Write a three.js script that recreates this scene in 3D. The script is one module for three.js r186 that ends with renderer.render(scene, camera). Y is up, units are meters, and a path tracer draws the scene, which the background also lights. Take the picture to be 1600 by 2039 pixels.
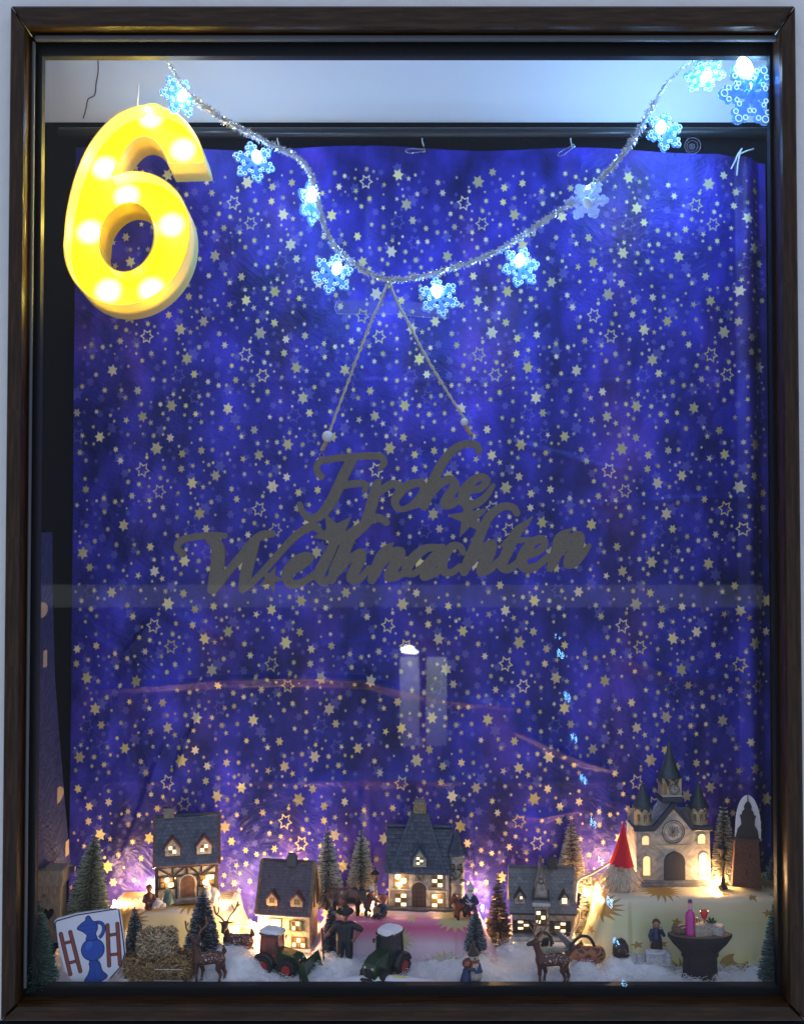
import * as THREE from 'three';
import { RoundedBoxGeometry } from 'three/addons/geometries/RoundedBoxGeometry.js';
import { mergeGeometries } from 'three/addons/utils/BufferGeometryUtils.js';
import { ImprovedNoise } from 'three/addons/math/ImprovedNoise.js';

// ---------------------------------------------------------------- camera, sky, exposure
const scene = new THREE.Scene();
const PITCH = 1.44 * Math.PI / 180, DIST = 2.0, FOCAL = 2000;          // the photograph is 1600 x 2039
const camera = new THREE.PerspectiveCamera(2 * Math.atan(1019.5 / FOCAL) * 180 / Math.PI, 803 / 1024, 0.05, 200);
camera.position.set(0, 0, DIST);
camera.rotation.set(PITCH, 0, 0);
const renderer = new THREE.WebGLRenderer({ antialias: true });
renderer.setSize(803, 1024);
renderer.toneMapping = THREE.LinearToneMapping;
renderer.toneMappingExposure = 1.0;
renderer.shadowMap.enabled = true;
{ // the dusk sky over the street: even, a little brighter overhead
  const W_ = 64, H_ = 32, a = new Float32Array(W_ * H_ * 4);
  for (let j = 0; j < H_; j++) for (let i = 0; i < W_; i++) {
    const el = ((j + .5) / H_ - .5) * Math.PI, k = el < 0 ? 0.50 : 0.50 + 0.40 * Math.sin(el), o = (j * W_ + i) * 4;
    a[o] = 0.64 * k; a[o + 1] = 0.75 * k; a[o + 2] = 1.01 * k; a[o + 3] = 1;
  }
  const t = new THREE.DataTexture(a, W_, H_, THREE.RGBAFormat, THREE.FloatType);
  t.mapping = THREE.EquirectangularReflectionMapping; t.magFilter = THREE.LinearFilter; t.minFilter = THREE.LinearFilter; t.needsUpdate = true;
  scene.background = t; scene.environment = t;
}
const LED_I = 0.024, SIX_I = 0.055, FAIRY_I = 0.020;                   // candela per lamp
const LED_C = new THREE.Color().setRGB(0.25, 0.57, 1.0), SIX_C = new THREE.Color().setRGB(1.0, 0.81, 0.14), FAIRY_C = new THREE.Color().setRGB(1.0, 0.60, 0.27);

// ---------------------------------------------------------------- helpers
let seed_ = 7; const R = () => { seed_ = (seed_ + 0x6D2B79F5) | 0; let t = Math.imul(seed_ ^ (seed_ >>> 15), 1 | seed_); t = (t + Math.imul(t ^ (t >>> 7), 61 | t)) ^ t; return ((t ^ (t >>> 14)) >>> 0) / 4294967296; };
const rr = (a, b) => a + (b - a) * R();
const N3 = new ImprovedNoise(), noise = (x, y = 0, z = 0) => N3.noise(x + 31.7, y + 11.3, z + 5.1);
const fbm = (x, y, z = 0, o = 4) => { let s = 0, a = .5; for (let i = 0; i < o; i++) { s += a * noise(x, y, z); x *= 2.03; y *= 2.03; z *= 2.03; a *= .5; } return s; };
const V = (x, y, z = 0) => new THREE.Vector3(x, y, z);
const cP = Math.cos(PITCH), sP = Math.sin(PITCH);
const ray = (px, py) => { const x = (px - 800) / FOCAL, y = -(py - 1019.5) / FOCAL; return V(x, y * cP + sP, y * sP - cP); };
const W = (px, py, d) => { const r = ray(px, py), t = (DIST + d) / -r.z; return V(r.x * t, r.y * t, -d); };            // a place at depth d behind the pane
const onX = (px, py, X) => { const r = ray(px, py), t = X / r.x; return V(X, r.y * t, DIST + r.z * t); };
const onY = (px, py, Y) => { const r = ray(px, py), t = Y / r.y; return V(r.x * t, Y, DIST + r.z * t); };
const sc = (d) => (DIST + d) / FOCAL;                                                                                    // metres per photograph pixel there
const used = {};
const numbered = (n) => { const k = used[n] = (used[n] ?? -1) + 1; return k ? n + '_' + String(k).padStart(3, '0') : n; };
function tag(o, label, category, group) { o.userData.label = label; o.userData.category = category; if (group) o.userData.group = group; return o; }
function thing(name, label, category, pos = V(0, 0, 0), scale = 1, turn = 0, group) {
  const o = new THREE.Group(); o.name = numbered(name); scene.add(o); o.position.copy(pos); o.scale.setScalar(scale); o.rotation.y = turn * Math.PI / 180;
  return tag(o, label, category, group);
}
function prep(g, uvs) {
  if (g.index) g = g.toNonIndexed(); else g = g.clone();
  for (const k of Object.keys(g.attributes)) if (!['position', 'normal', 'uv', 'color'].includes(k)) g.deleteAttribute(k);
  if (!g.attributes.normal) g.computeVertexNormals();
  if (uvs || !g.attributes.uv) { // box mapping
    const p = g.attributes.position, n = g.attributes.normal, u = new Float32Array(p.count * 2), s = uvs || 40;
    for (let i = 0; i < p.count; i++) {
      const ax = Math.abs(n.getX(i)), ay = Math.abs(n.getY(i)), az = Math.abs(n.getZ(i)), x = p.getX(i), y = p.getY(i), z = p.getZ(i);
      if (az >= ax && az >= ay) { u[2 * i] = x / s; u[2 * i + 1] = y / s; } else if (ax >= ay) { u[2 * i] = z / s; u[2 * i + 1] = y / s; } else { u[2 * i] = x / s; u[2 * i + 1] = z / s; }
    }
    g.setAttribute('uv', new THREE.BufferAttribute(u, 2));
  }
  return g;
}
function geo(list, uvs) {
  if (!Array.isArray(list)) return list.index && !uvs && list.attributes.uv ? list : prep(list, uvs);
  let l = list.flat(9).map((g) => prep(g, uvs));
  const col = l.some((g) => g.attributes.color);
  l.forEach((g) => { if (col && !g.attributes.color) g.setAttribute('color', new THREE.BufferAttribute(new Float32Array(g.attributes.position.count * 3).fill(1), 3)); });
  return l.length === 1 ? l[0] : mergeGeometries(l);
}
function mesh(name, list, mat, parent = scene, uvs) {
  const m = new THREE.Mesh(geo(list, uvs), mat); m.name = parent === scene ? numbered(name) : name; m.castShadow = m.receiveShadow = true; parent.add(m); return m;
}
const stuff = (m) => { m.userData.kind = 'stuff'; return m; };
const struct = (m, label) => { m.userData.kind = 'structure'; m.userData.label = label; return m; };
const box = (w, h, d, x = 0, y = 0, z = 0) => new THREE.BoxGeometry(w, h, d).translate(x, y, z);
const rbox = (w, h, d, r, x = 0, y = 0, z = 0, s = 2) => new RoundedBoxGeometry(w, h, d, s, r).translate(x, y, z);
const ball = (r, x = 0, y = 0, z = 0, sx = 1, sy = 1, sz = 1, n = 14) => new THREE.SphereGeometry(r, n, Math.ceil(n * .7)).scale(sx, sy, sz).translate(x, y, z);
const cyl = (r1, r2, h, x = 0, y = 0, z = 0, n = 18) => new THREE.CylinderGeometry(r1, r2, h, n).translate(x, y, z);
const tube = (pts, r, seg, rs = 6, closed = false) => new THREE.TubeGeometry(new THREE.CatmullRomCurve3(pts.map((p) => p.isVector3 ? p : V(...p)), closed), seg || pts.length * 5, r, rs, closed);
const lathe = (pts, n = 28) => new THREE.LatheGeometry(pts.map((p) => new THREE.Vector2(...p)), n);
const extr = (shape, depth, bevel = 0, cs = 8) => new THREE.ExtrudeGeometry(shape, bevel ? { depth, bevelEnabled: true, bevelSize: bevel, bevelThickness: bevel, bevelOffset: -bevel, bevelSegments: 2, curveSegments: cs } : { depth, bevelEnabled: false, curveSegments: cs });
const poly = (pts) => new THREE.Shape(pts.map((p) => new THREE.Vector2(...p)));
const rot = (g, x, y, z) => g.rotateX(x).rotateY(y).rotateZ(z);
const bar = (a, b, w, t = w) => { // square bar between two points
  const A = V(...a), B = V(...b), d = B.clone().sub(A), g = new THREE.BoxGeometry(w, d.length(), t);
  g.applyQuaternion(new THREE.Quaternion().setFromUnitVectors(V(0, 1, 0), d.clone().normalize())); return g.translate(...A.add(B).multiplyScalar(.5).toArray());
};
function slab(a, b, c, d, t) { // a thick quad, corners given anticlockwise seen from outside, going in by t
  const p = [a, b, c, d].map((q) => V(...q)), n = p[1].clone().sub(p[0]).cross(p[3].clone().sub(p[0])).normalize().multiplyScalar(-t), q = p.map((v) => v.clone().add(n));
  const f = [[p[0], p[1], p[2], p[3]], [q[1], q[0], q[3], q[2]], [p[1], p[0], q[0], q[1]], [p[2], p[1], q[1], q[2]], [p[3], p[2], q[2], q[3]], [p[0], p[3], q[3], q[0]]], v = [];
  for (const [A, B, C, D] of f) for (const w of [A, B, C, A, C, D]) v.push(w.x, w.y, w.z);
  const g = new THREE.BufferGeometry(); g.setAttribute('position', new THREE.Float32BufferAttribute(v, 3)); g.computeVertexNormals(); return g;
}
function shingles(a, b, c, d, rows, tw, t = 1.2, snow = .3, base = [1, 1, 1]) { // overlapping tiles on the quad a b (eave) c d (ridge)
  const A = V(...a), B = V(...b), C = V(...c), D = V(...d), n = B.clone().sub(A).cross(D.clone().sub(A)).normalize(), out = [];
  for (let r = 0; r < rows; r++) {
    const v0 = r / rows, v1 = Math.min(1, (r + 1.25) / rows), L0 = A.clone().lerp(D, v0), R0 = B.clone().lerp(C, v0), L1 = A.clone().lerp(D, v1), R1 = B.clone().lerp(C, v1);
    const k = Math.max(1, Math.round(L0.distanceTo(R0) / tw)), off = r % 2 ? .5 : 0;
    for (let i = -1; i < k + 1; i++) {
      const u0 = Math.max(0, (i + off + .06) / k), u1 = Math.min(1, (i + off + .94) / k); if (u1 - u0 < .2 / k) continue;
      const h = t * rr(.75, 1.3), P = [L0.clone().lerp(R0, u0), L0.clone().lerp(R0, u1), L1.clone().lerp(R1, u1), L1.clone().lerp(R1, u0)];
      P[0].addScaledVector(n, h); P[1].addScaledVector(n, h); P[2].addScaledVector(n, .15); P[3].addScaledVector(n, .15);
      const g = slab(...P.map((q) => q.toArray()), h * .9), s = R() < .2 ? 0 : rr(.3, 1.1) * snow + (R() < .06 ? .3 : 0), w = rr(.7, 1.15), cc = new Float32Array(36 * 3);
      for (let j = 0; j < 36; j++) { const e = j < 6 ? (j === 0 || j === 1 || j === 3 ? s * .3 : 0) : j > 11 && j < 18 || j > 29 ? s * .3 : s; cc[3 * j] = base[0] * w * (1 - e) + .62 * e; cc[3 * j + 1] = base[1] * w * (1 - e) + .66 * e; cc[3 * j + 2] = base[2] * w * (1 - e) + .74 * e; }
      g.setAttribute('color', new THREE.BufferAttribute(cc, 3)); out.push(g);
    }
  }
  return out;
}
// contours of a 2-D field (negative inside) as shapes with holes
function contour(f, x0, y0, x1, y1, h) {
  const nx = Math.ceil((x1 - x0) / h) + 1, ny = Math.ceil((y1 - y0) / h) + 1, g = new Float32Array(nx * ny), next = new Map(), pos = new Map();
  for (let j = 0; j < ny; j++) for (let i = 0; i < nx; i++) { let v = f(x0 + i * h, y0 + j * h); if (i === 0 || j === 0 || i === nx - 1 || j === ny - 1) v = Math.max(v, .01); g[j * nx + i] = v === 0 ? 1e-5 : v; }
  const edge = (i, j, dir) => { // dir 0: to the right, 1: up
    const k = (j * nx + i) * 2 + dir; if (!pos.has(k)) { const a = g[j * nx + i], b = dir ? g[(j + 1) * nx + i] : g[j * nx + i + 1], t = a / (a - b); pos.set(k, [x0 + (i + (dir ? 0 : t)) * h, y0 + (j + (dir ? t : 0)) * h]); } return k;
  };
  for (let j = 0; j < ny - 1; j++) for (let i = 0; i < nx - 1; i++) {
    const s = [g[j * nx + i] < 0, g[j * nx + i + 1] < 0, g[(j + 1) * nx + i + 1] < 0, g[(j + 1) * nx + i] < 0], E = [() => edge(i, j, 0), () => edge(i + 1, j, 1), () => edge(i, j + 1, 0), () => edge(i, j, 1)];
    for (let e = 0; e < 4; e++) if (s[e] && !s[(e + 1) % 4]) { let q = (e + 3) % 4, c = 0; while (!(!s[q] && s[(q + 1) % 4]) && c++ < 4) q = (q + 3) % 4; next.set(E[e](), E[q]()); }
  }
  const loops = [];
  while (next.size) {
    const [start] = next.keys(), l = []; let k = start;
    while (next.has(k)) { l.push(pos.get(k)); const n = next.get(k); next.delete(k); k = n; }
    const m = []; for (const p of l) { const q = m[m.length - 1]; if (!q || Math.hypot(p[0] - q[0], p[1] - q[1]) > h * .3) m.push(p); } if (m.length > 7) loops.push(m);
  }
  const area = (l) => l.reduce((a, p, i) => { const q = l[(i + 1) % l.length]; return a + p[0] * q[1] - q[0] * p[1]; }, 0) / 2;
  const inside = (p, l) => { let c = false; for (let i = 0, j = l.length - 1; i < l.length; j = i++) if ((l[i][1] > p[1]) !== (l[j][1] > p[1]) && p[0] < (l[j][0] - l[i][0]) * (p[1] - l[i][1]) / (l[j][1] - l[i][1]) + l[i][0]) c = !c; return c; };
  const A = loops.map((l) => ({ l, a: area(l) })), big = A.reduce((m, o) => Math.abs(o.a) > Math.abs(m.a) ? o : m, A[0]), sg = Math.sign(big.a);
  const outs = A.filter((o) => Math.sign(o.a) === sg), shapes = outs.map((o) => poly(o.l));
  for (const o of A) if (Math.sign(o.a) !== sg) { let k = -1; outs.forEach((u, i) => { if (inside(o.l[0], u.l) && (k < 0 || Math.abs(u.a) < Math.abs(outs[k].a))) k = i; }); if (k >= 0) shapes[k].holes.push(new THREE.Path(o.l.map((p) => new THREE.Vector2(...p)))); }
  return shapes;
}
// distance to round brush strokes: each stroke is a smooth chain of [x, y, radius]
function strokesField(list) {
  const seg = [];
  for (const s of list) {
    const c = new THREE.CatmullRomCurve3(s.map((p) => V(...p)), false, 'centripetal'), n = s.length * 6; let a = c.getPoint(0);
    for (let i = 1; i <= n; i++) { const b = c.getPoint(i / n); seg.push([a.x, a.y, Math.max(a.z, .4), b.x, b.y, Math.max(b.z, .4)]); a = b; }
  }
  const big = []; for (let i = 0; i < seg.length; i += 8) { const l = seg.slice(i, i + 8); big.push({ l, x0: Math.min(...l.map((q) => Math.min(q[0] - q[2], q[3] - q[5]))), x1: Math.max(...l.map((q) => Math.max(q[0] + q[2], q[3] + q[5]))), y0: Math.min(...l.map((q) => Math.min(q[1] - q[2], q[4] - q[5]))), y1: Math.max(...l.map((q) => Math.max(q[1] + q[2], q[4] + q[5]))) }); }
  return (x, y) => { let m = 12; for (const B of big) { const ex = Math.max(B.x0 - x, x - B.x1), ey = Math.max(B.y0 - y, y - B.y1); if (ex > m || ey > m) continue; for (const [ax, ay, ar, bx, by, br] of B.l) { const dx = bx - ax, dy = by - ay, q = dx * dx + dy * dy, t = q ? Math.min(1, Math.max(0, ((x - ax) * dx + (y - ay) * dy) / q)) : 0, d = Math.hypot(x - ax - t * dx, y - ay - t * dy) - ar - (br - ar) * t; if (d < m) m = d; } } return m; };
}
const polyField = (pts) => (x, y) => { let c = 1, m = 1e9; for (let i = 0, j = pts.length - 1; i < pts.length; j = i++) { const [ax, ay] = pts[i], [bx, by] = pts[j], dx = bx - ax, dy = by - ay, t = Math.min(1, Math.max(0, ((x - ax) * dx + (y - ay) * dy) / (dx * dx + dy * dy))); m = Math.min(m, Math.hypot(x - ax - t * dx, y - ay - t * dy)); if ((ay > y) !== (by > y) && x < (bx - ax) * (y - ay) / (by - ay) + ax) c = -c; } return m * c; };
const starPts = (cx, cy, r, r2, deg, n = 5) => Array.from({ length: 2 * n }, (_, i) => { const a = deg * Math.PI / 180 + i * Math.PI / n, q = i % 2 ? r2 : r; return [cx + q * Math.cos(a), cy + q * Math.sin(a)]; });
// one closed skin round tapered bones [x1,y1,z1, x2,y2,z2, r1,r2, colour]
function body(bones, cell, k, paint) {
  const lo = [1e9, 1e9, 1e9], hi = [-1e9, -1e9, -1e9], B = bones.map((b) => ({ a: b.slice(0, 3), d: [b[3] - b[0], b[4] - b[1], b[5] - b[2]], r: b[6], q: b[7] - b[6], c: new THREE.Color(b[8]) }));
  for (const b of bones) for (let i = 0; i < 3; i++) { lo[i] = Math.min(lo[i], b[i] - b[6], b[3 + i] - b[7]); hi[i] = Math.max(hi[i], b[i] + b[6], b[3 + i] + b[7]); }
  for (let i = 0; i < 3; i++) { lo[i] -= cell * 2; hi[i] += cell * 2; }
  B.forEach((b) => { b.l = b.d[0] ** 2 + b.d[1] ** 2 + b.d[2] ** 2; });
  const one = (b, x, y, z) => { const X = x - b.a[0], Y = y - b.a[1], Z = z - b.a[2], t = b.l ? Math.min(1, Math.max(0, (X * b.d[0] + Y * b.d[1] + Z * b.d[2]) / b.l)) : 0; return Math.hypot(X - t * b.d[0], Y - t * b.d[1], Z - t * b.d[2]) - b.r - t * b.q; };
  const f = (x, y, z) => { let m = 1e9; for (const b of B) { const d = one(b, x, y, z); if (d < m + k * 2) { const h = Math.max(k - Math.abs(m - d), 0) / k; m = Math.min(m, d) - h * h * k * .25; } } return m; };
  const n = lo.map((l, i) => Math.ceil((hi[i] - l) / cell) + 1), [nx, ny, nz] = n, g = new Float32Array(nx * ny * nz), id = new Int32Array(nx * ny * nz).fill(-1), pos = [], idx = [];
  for (let z = 0, o = 0; z < nz; z++) for (let y = 0; y < ny; y++) for (let x = 0; x < nx; x++, o++) g[o] = f(lo[0] + x * cell, lo[1] + y * cell, lo[2] + z * cell);
  const at = (x, y, z) => (z * ny + y) * nx + x;
  for (let z = 0; z < nz - 1; z++) for (let y = 0; y < ny - 1; y++) for (let x = 0; x < nx - 1; x++) {
    let cx = 0, cy = 0, cz = 0, c = 0;
    for (const [ax, ay, az, bx, by, bz] of EDGES) { const a = g[at(x + ax, y + ay, z + az)], b = g[at(x + bx, y + by, z + bz)]; if ((a < 0) !== (b < 0)) { const t = a / (a - b); cx += ax + t * (bx - ax); cy += ay + t * (by - ay); cz += az + t * (bz - az); c++; } }
    if (c) { id[at(x, y, z)] = pos.length / 3; pos.push(lo[0] + (x + cx / c) * cell, lo[1] + (y + cy / c) * cell, lo[2] + (z + cz / c) * cell); }
  }
  const quad = (a, b, c, d, flip) => flip ? idx.push(a, c, b, a, d, c) : idx.push(a, b, c, a, c, d);
  for (let z = 1; z < nz - 1; z++) for (let y = 1; y < ny - 1; y++) for (let x = 1; x < nx - 1; x++) {
    const s = g[at(x, y, z)] < 0;
    if (s !== g[at(x + 1, y, z)] < 0) quad(id[at(x, y - 1, z - 1)], id[at(x, y, z - 1)], id[at(x, y, z)], id[at(x, y - 1, z)], !s);
    if (s !== g[at(x, y + 1, z)] < 0) quad(id[at(x - 1, y, z - 1)], id[at(x - 1, y, z)], id[at(x, y, z)], id[at(x, y, z - 1)], !s);
    if (s !== g[at(x, y, z + 1)] < 0) quad(id[at(x - 1, y - 1, z)], id[at(x, y - 1, z)], id[at(x, y, z)], id[at(x - 1, y, z)], !s);
  }
  const G = new THREE.BufferGeometry(), col = new Float32Array(pos.length), c_ = new THREE.Color();
  for (let i = 0; i < pos.length; i += 3) {
    let m = 1e9, w = B[0]; for (const b of B) { const d = one(b, pos[i], pos[i + 1], pos[i + 2]); if (d < m) { m = d; w = b; } }
    c_.copy(w.c); if (paint) paint(c_, pos[i], pos[i + 1], pos[i + 2]); col[i] = c_.r; col[i + 1] = c_.g; col[i + 2] = c_.b;
  }
  G.setAttribute('position', new THREE.Float32BufferAttribute(pos, 3)); G.setAttribute('color', new THREE.BufferAttribute(col, 3)); G.setIndex(idx); G.computeVertexNormals(); return G;
}
const EDGES = []; for (let a = 0; a < 8; a++) for (const b of [1, 2, 4]) if (!(a & b)) EDGES.push([a & 1, a >> 1 & 1, a >> 2 & 1, (a | b) & 1, (a | b) >> 1 & 1, (a | b) >> 2 & 1]);

// ---------------------------------------------------------------- materials
function dataTex(n, fn, srgb, rep = 1) {
  const a = new Uint8Array(n * n * 4);
  for (let j = 0; j < n; j++) for (let i = 0; i < n; i++) { const c = fn(i / n, j / n), o = (j * n + i) * 4; for (let k = 0; k < 3; k++) a[o + k] = Math.max(0, Math.min(255, 255 * (Array.isArray(c) ? c[k] : c))); a[o + 3] = 255; }
  const t = new THREE.DataTexture(a, n, n); t.wrapS = t.wrapT = THREE.RepeatWrapping; t.magFilter = THREE.LinearFilter; t.minFilter = THREE.LinearMipmapLinearFilter; t.generateMipmaps = true; t.repeat.set(rep, rep);
  if (srgb) t.colorSpace = THREE.SRGBColorSpace; t.needsUpdate = true; return t;
}
const per = (u, v, s, o) => { const a = 2 * Math.PI * u, b = 2 * Math.PI * v, r = s / (2 * Math.PI); return fbm(Math.cos(a) * r + Math.cos(b) * r * 1.3 + 9, Math.sin(a) * r + 3.3, Math.sin(b) * r * 1.3 + 7, o); };
const T = {
  mottle: dataTex(256, (u, v) => .86 + .42 * per(u, v, 9, 4), true),
  bumps: dataTex(256, (u, v) => .5 + .9 * per(u, v, 14, 4)),
  fine: dataTex(256, () => .35 + .65 * R()),
  wood: dataTex(256, (u, v) => { const g = fbm(u * 40, v * 3, 1, 4), k = .78 + .5 * g; return [k, k * .97, k * .93]; }, true),
  crinkle: dataTex(512, (u, v) => { let s = 0; for (let i = 1; i < 4; i++) s += (1 - Math.abs(per(u, v, 6 * i + i, 3)) * 4) / (i + .5); return .2 + .3 * s; }),
};
const M = (c, rough = .5, o = {}) => new THREE.MeshStandardMaterial({ color: Array.isArray(c) ? new THREE.Color().setRGB(...c) : c, roughness: rough, ...o });
const P = (c, rough = .5, o = {}) => new THREE.MeshPhysicalMaterial({ color: Array.isArray(c) ? new THREE.Color().setRGB(...c) : c, roughness: rough, ...o });
const glaze = (c, r = .42) => P(c, r, { map: T.mottle, bumpMap: T.bumps, bumpScale: .0003, clearcoat: .35, clearcoatRoughness: .25 });
const VC = P([1, 1, 1], .5, { vertexColors: true, clearcoat: .25, clearcoatRoughness: .3 }), VCmatte = M([1, 1, 1], .95, { vertexColors: true });
const TILE = P([1, 1, 1], .45, { vertexColors: true, clearcoat: .3, clearcoatRoughness: .3 });
const mt = {
  wood: P([.062, .031, .012], .33, { map: T.wood, bumpMap: T.wood, bumpScale: .0008, specularIntensity: .55, clearcoat: .08, clearcoatRoughness: .25 }), sash: P([.009, .010, .012], .55, { specularIntensity: .5 }), bead: M([.10, .105, .11], .5),
  black: P([.006, .007, .010], .9, { specularIntensity: .25 }), white: M([.90, .87, .88], .9, { bumpMap: T.bumps, bumpScale: .0006 }), plaster: M([.88, .87, .85], .95, { bumpMap: T.bumps, bumpScale: .0025 }),
  cream: glaze([.56, .50, .40]), greyWhite: glaze([.50, .47, .45]), darkBeam: glaze([.030, .016, .012]), snow: glaze([.66, .66, .70]), stone: glaze([.20, .20, .21]), redBrown: glaze([.17, .045, .032]), doorBrown: glaze([.17, .085, .04]),
  slateBlue: glaze([.045, .075, .14]), navy: glaze([.022, .03, .062]), teal: glaze([.03, .09, .11]), tan: glaze([.40, .29, .15]), iron: M([.012, .011, .012], .45, { metalness: .3 }),
  amber: M([.20, .13, .04], .3), lit: M([.9, .75, .5], .5, { emissive: new THREE.Color().setRGB(1, .74, .36), emissiveIntensity: 2.6 }), litDim: M([.8, .6, .3], .5, { emissive: new THREE.Color().setRGB(1, .62, .2), emissiveIntensity: .8 }),
  bulb: M([1, .9, .7], .4, { emissive: new THREE.Color().setRGB(1, .78, .42), emissiveIntensity: 9 }),
  twine: M([.50, .44, .34], .95), cord: M([.75, .74, .72], .8), warmWire: M([.62, .50, .34], .6), tyre: M([.012, .012, .013], .75), rim: M([.42, .03, .025], .4), green: P([.013, .042, .009], .3, { clearcoat: .5 }), darkPlastic: M([.02, .022, .024], .45),
};
const DS = (m) => { m.side = THREE.DoubleSide; return m; };
// ---------------------------------------------------------------- the window opening, its niche and the wall round it
const OX0 = -.725, OX1 = .741, OY0 = -.884, OY1 = .971;        // clear opening in the plane of the pane
const CEIL = .975, FLOOR = -.945, BACK = -.345, LEFT = -.757, RIGHT = .872;
struct(mesh('ceiling', box(2.2, .05, .46, 0, CEIL + .225, -.21), mt.white), 'pale ceiling of the display niche above the window opening');
{
  const back = struct(mesh('back_wall', box(2.2, 2.4, .03, 0, .1, -.382), mt.white), 'pale rear wall of the niche above the black board, crossed by a thin crack');
  const BZ = .366, c = [[195, 112], [196, 140], [192, 165], [188, 190], [176, 197], [172, 215], [166, 236]].map(([x, y]) => W(x, y, BZ));
  const p = mesh('crack', tube(c, .0014, 40, 4), M([.10, .095, .10], .9), back);
}
struct(mesh('floor', box(2.2, .04, .46, 0, FLOOR - .02, -.21), mt.black), 'dark floor of the display niche under the cotton');
{ const y1 = W(800, 243, .345).y; struct(mesh('board', box(1.86, y1 - FLOOR, .012, .0, (y1 + FLOOR) / 2, BACK - .008), mt.black), 'black rear board of the niche behind the starry cloth'); }
{ const b = thing('curtain_rail', 'black round rail above the starry cloth', 'rail', V(.05, W(800, 268, .335).y, -.325)); mesh('pole', cyl(.012, .012, 1.7, 0, 0, 0, 20).rotateZ(Math.PI / 2), M([.014, .017, .02], .3), b); }
struct(mesh('wall_left', box(.03, 2.3, .46, -.905, .1, -.20), mt.black), 'black left side board of the niche');
struct(mesh('wall_right', box(.03, 2.3, .46, .905, .1, -.20), mt.black), 'black right side board of the niche');
{
  const X0 = -.774, X1 = .778, Y0 = -.934, Y1 = 1.052;            // outer edge of the wooden frame
  const f = thing('window_frame', 'dark brown wooden shop window frame with black inner sash', 'window frame', V(0, 0, 0));
  const H = Y1 - Y0, Wd = X1 - X0, lw = .031, tw = .045, bw = .031;
  const iw = [X0 + lw, X1 - lw, Y0 + bw, Y1 - tw], q = .0006, rail = (pts, flip) => { const e = prep(extr(poly(pts), .036, .009).translate(0, 0, -.004), .25), u = e.attributes.uv; if (flip) for (let i = 0; i < u.count; i++) u.setXY(i, u.getY(i), u.getX(i)); mesh('rail', e, mt.wood, f); };
  rail([[X0, Y0 + q], [iw[0], iw[2] + q], [iw[0], iw[3] - q], [X0, Y1 - q]]); rail([[iw[1], iw[2] + q], [X1, Y0 + q], [X1, Y1 - q], [iw[1], iw[3] - q]]); rail([[X0 + q, Y1], [iw[0] + q, iw[3]], [iw[1] - q, iw[3]], [X1 - q, Y1]], 1); rail([[X0 + q, Y0], [X1 - q, Y0], [iw[1] - q, iw[2]], [iw[0] + q, iw[2]]], 1);
  const ring = (x0, x1, y0, y1, l, r, t, b, d, z) => [box(l, y1 - y0, d, x0 + l / 2, (y0 + y1) / 2, z), box(r, y1 - y0, d, x1 - r / 2, (y0 + y1) / 2, z), box(x1 - x0 - l - r, t, d, (x0 + l + x1 - r) / 2, y1 - t / 2, z), box(x1 - x0 - l - r, b, d, (x0 + l + x1 - r) / 2, y0 + b / 2, z)];
  mesh('sash', ring(X0 + lw - .004, X1 - lw + .008, Y0 + bw - .004, Y1 - tw + .004, OX0 - X0 - lw + .004, X1 - lw + .008 - OX1, Y1 - tw + .004 - OY1, OY0 - Y0 - bw + .004, .018, -.013), mt.sash, f, .3);
  mesh('bead', [rbox(OX1 - OX0 + .02, .012, .012, .005, (OX0 + OX1) / 2, Y1 - tw - .008, .012), rbox(.006, H - .11, .008, .003, X0 + lw + .006, 0.055, .011)], mt.bead, f);
  const pane = mesh('pane', box(OX1 - OX0 + .006, OY1 - OY0 + .006, .003, (OX0 + OX1) / 2, (OY0 + OY1) / 2, -.004), P([1, 1, 1], .02, { transmission: 1, thickness: 0, ior: 1.22 }), f);
  // wall
  struct(mesh('wall', [box(3, 5, .12, X0 - 1.5, 0, -.05), box(3, 5, .12, X1 + 1.5, 0, -.05), box(Wd, 2, .12, (X0 + X1) / 2, Y1 + 1, -.05), box(Wd, 2, .12, (X0 + X1) / 2, Y0 - 1, -.05)], mt.plaster, scene, .5), 'pale plaster wall round the wooden window frame');
}
// dark blue cloth down the left side board, printed with pale moons and bars
{
  const X = LEFT + .004, pt = (px, py) => { const v = onX(px, py, X); return [v.z, v.y]; };
  const sh = poly([pt(66, 1060), pt(103, 1060), pt(104, 1200), pt(108, 1350), pt(118, 1480), pt(128, 1600), pt(140, 1727), pt(66, 1727)]);
  const g = thing('side_cloth', 'dark blue cloth on the left side board with pale moons', 'cloth');
  const flat = (s, d, dx) => { const e = extr(s, d, 0); e.rotateY(-Math.PI / 2).translate(X + d + dx, 0, 0); return e; };
  mesh('drape', flat(sh, .002, 0), M([.022, .03, .12], .5, { map: T.mottle, bumpMap: T.crinkle, bumpScale: .004 }), g, .2);
  const gold = M([.40, .31, .19], .6);
  for (const [px, py, r] of [[80, 1215, 15], [112, 1585, 16]]) { const c = pt(px, py), a = []; for (let i = 0; i <= 14; i++) { const t = -Math.PI / 2 + Math.PI * i / 14; a.push([c[0] - r * 2.6e-3 * Math.cos(t), c[1] + r * .0011 * Math.sin(t)]); } mesh('moon', flat(poly(a), .0008, .002), gold, g); }
  for (const [px, py, h] of [[88, 1313, 32], [132, 1690, 30]]) { const c = pt(px, py); mesh('printed_bar', flat(poly([[c[0] - .011, c[1] - h * .0005], [c[0] + .011, c[1] - h * .0005], [c[0] + .011, c[1] + h * .0006], [c[0] - .011, c[1] + h * .0006]]), .0008, .002), gold, g); }
}
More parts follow.
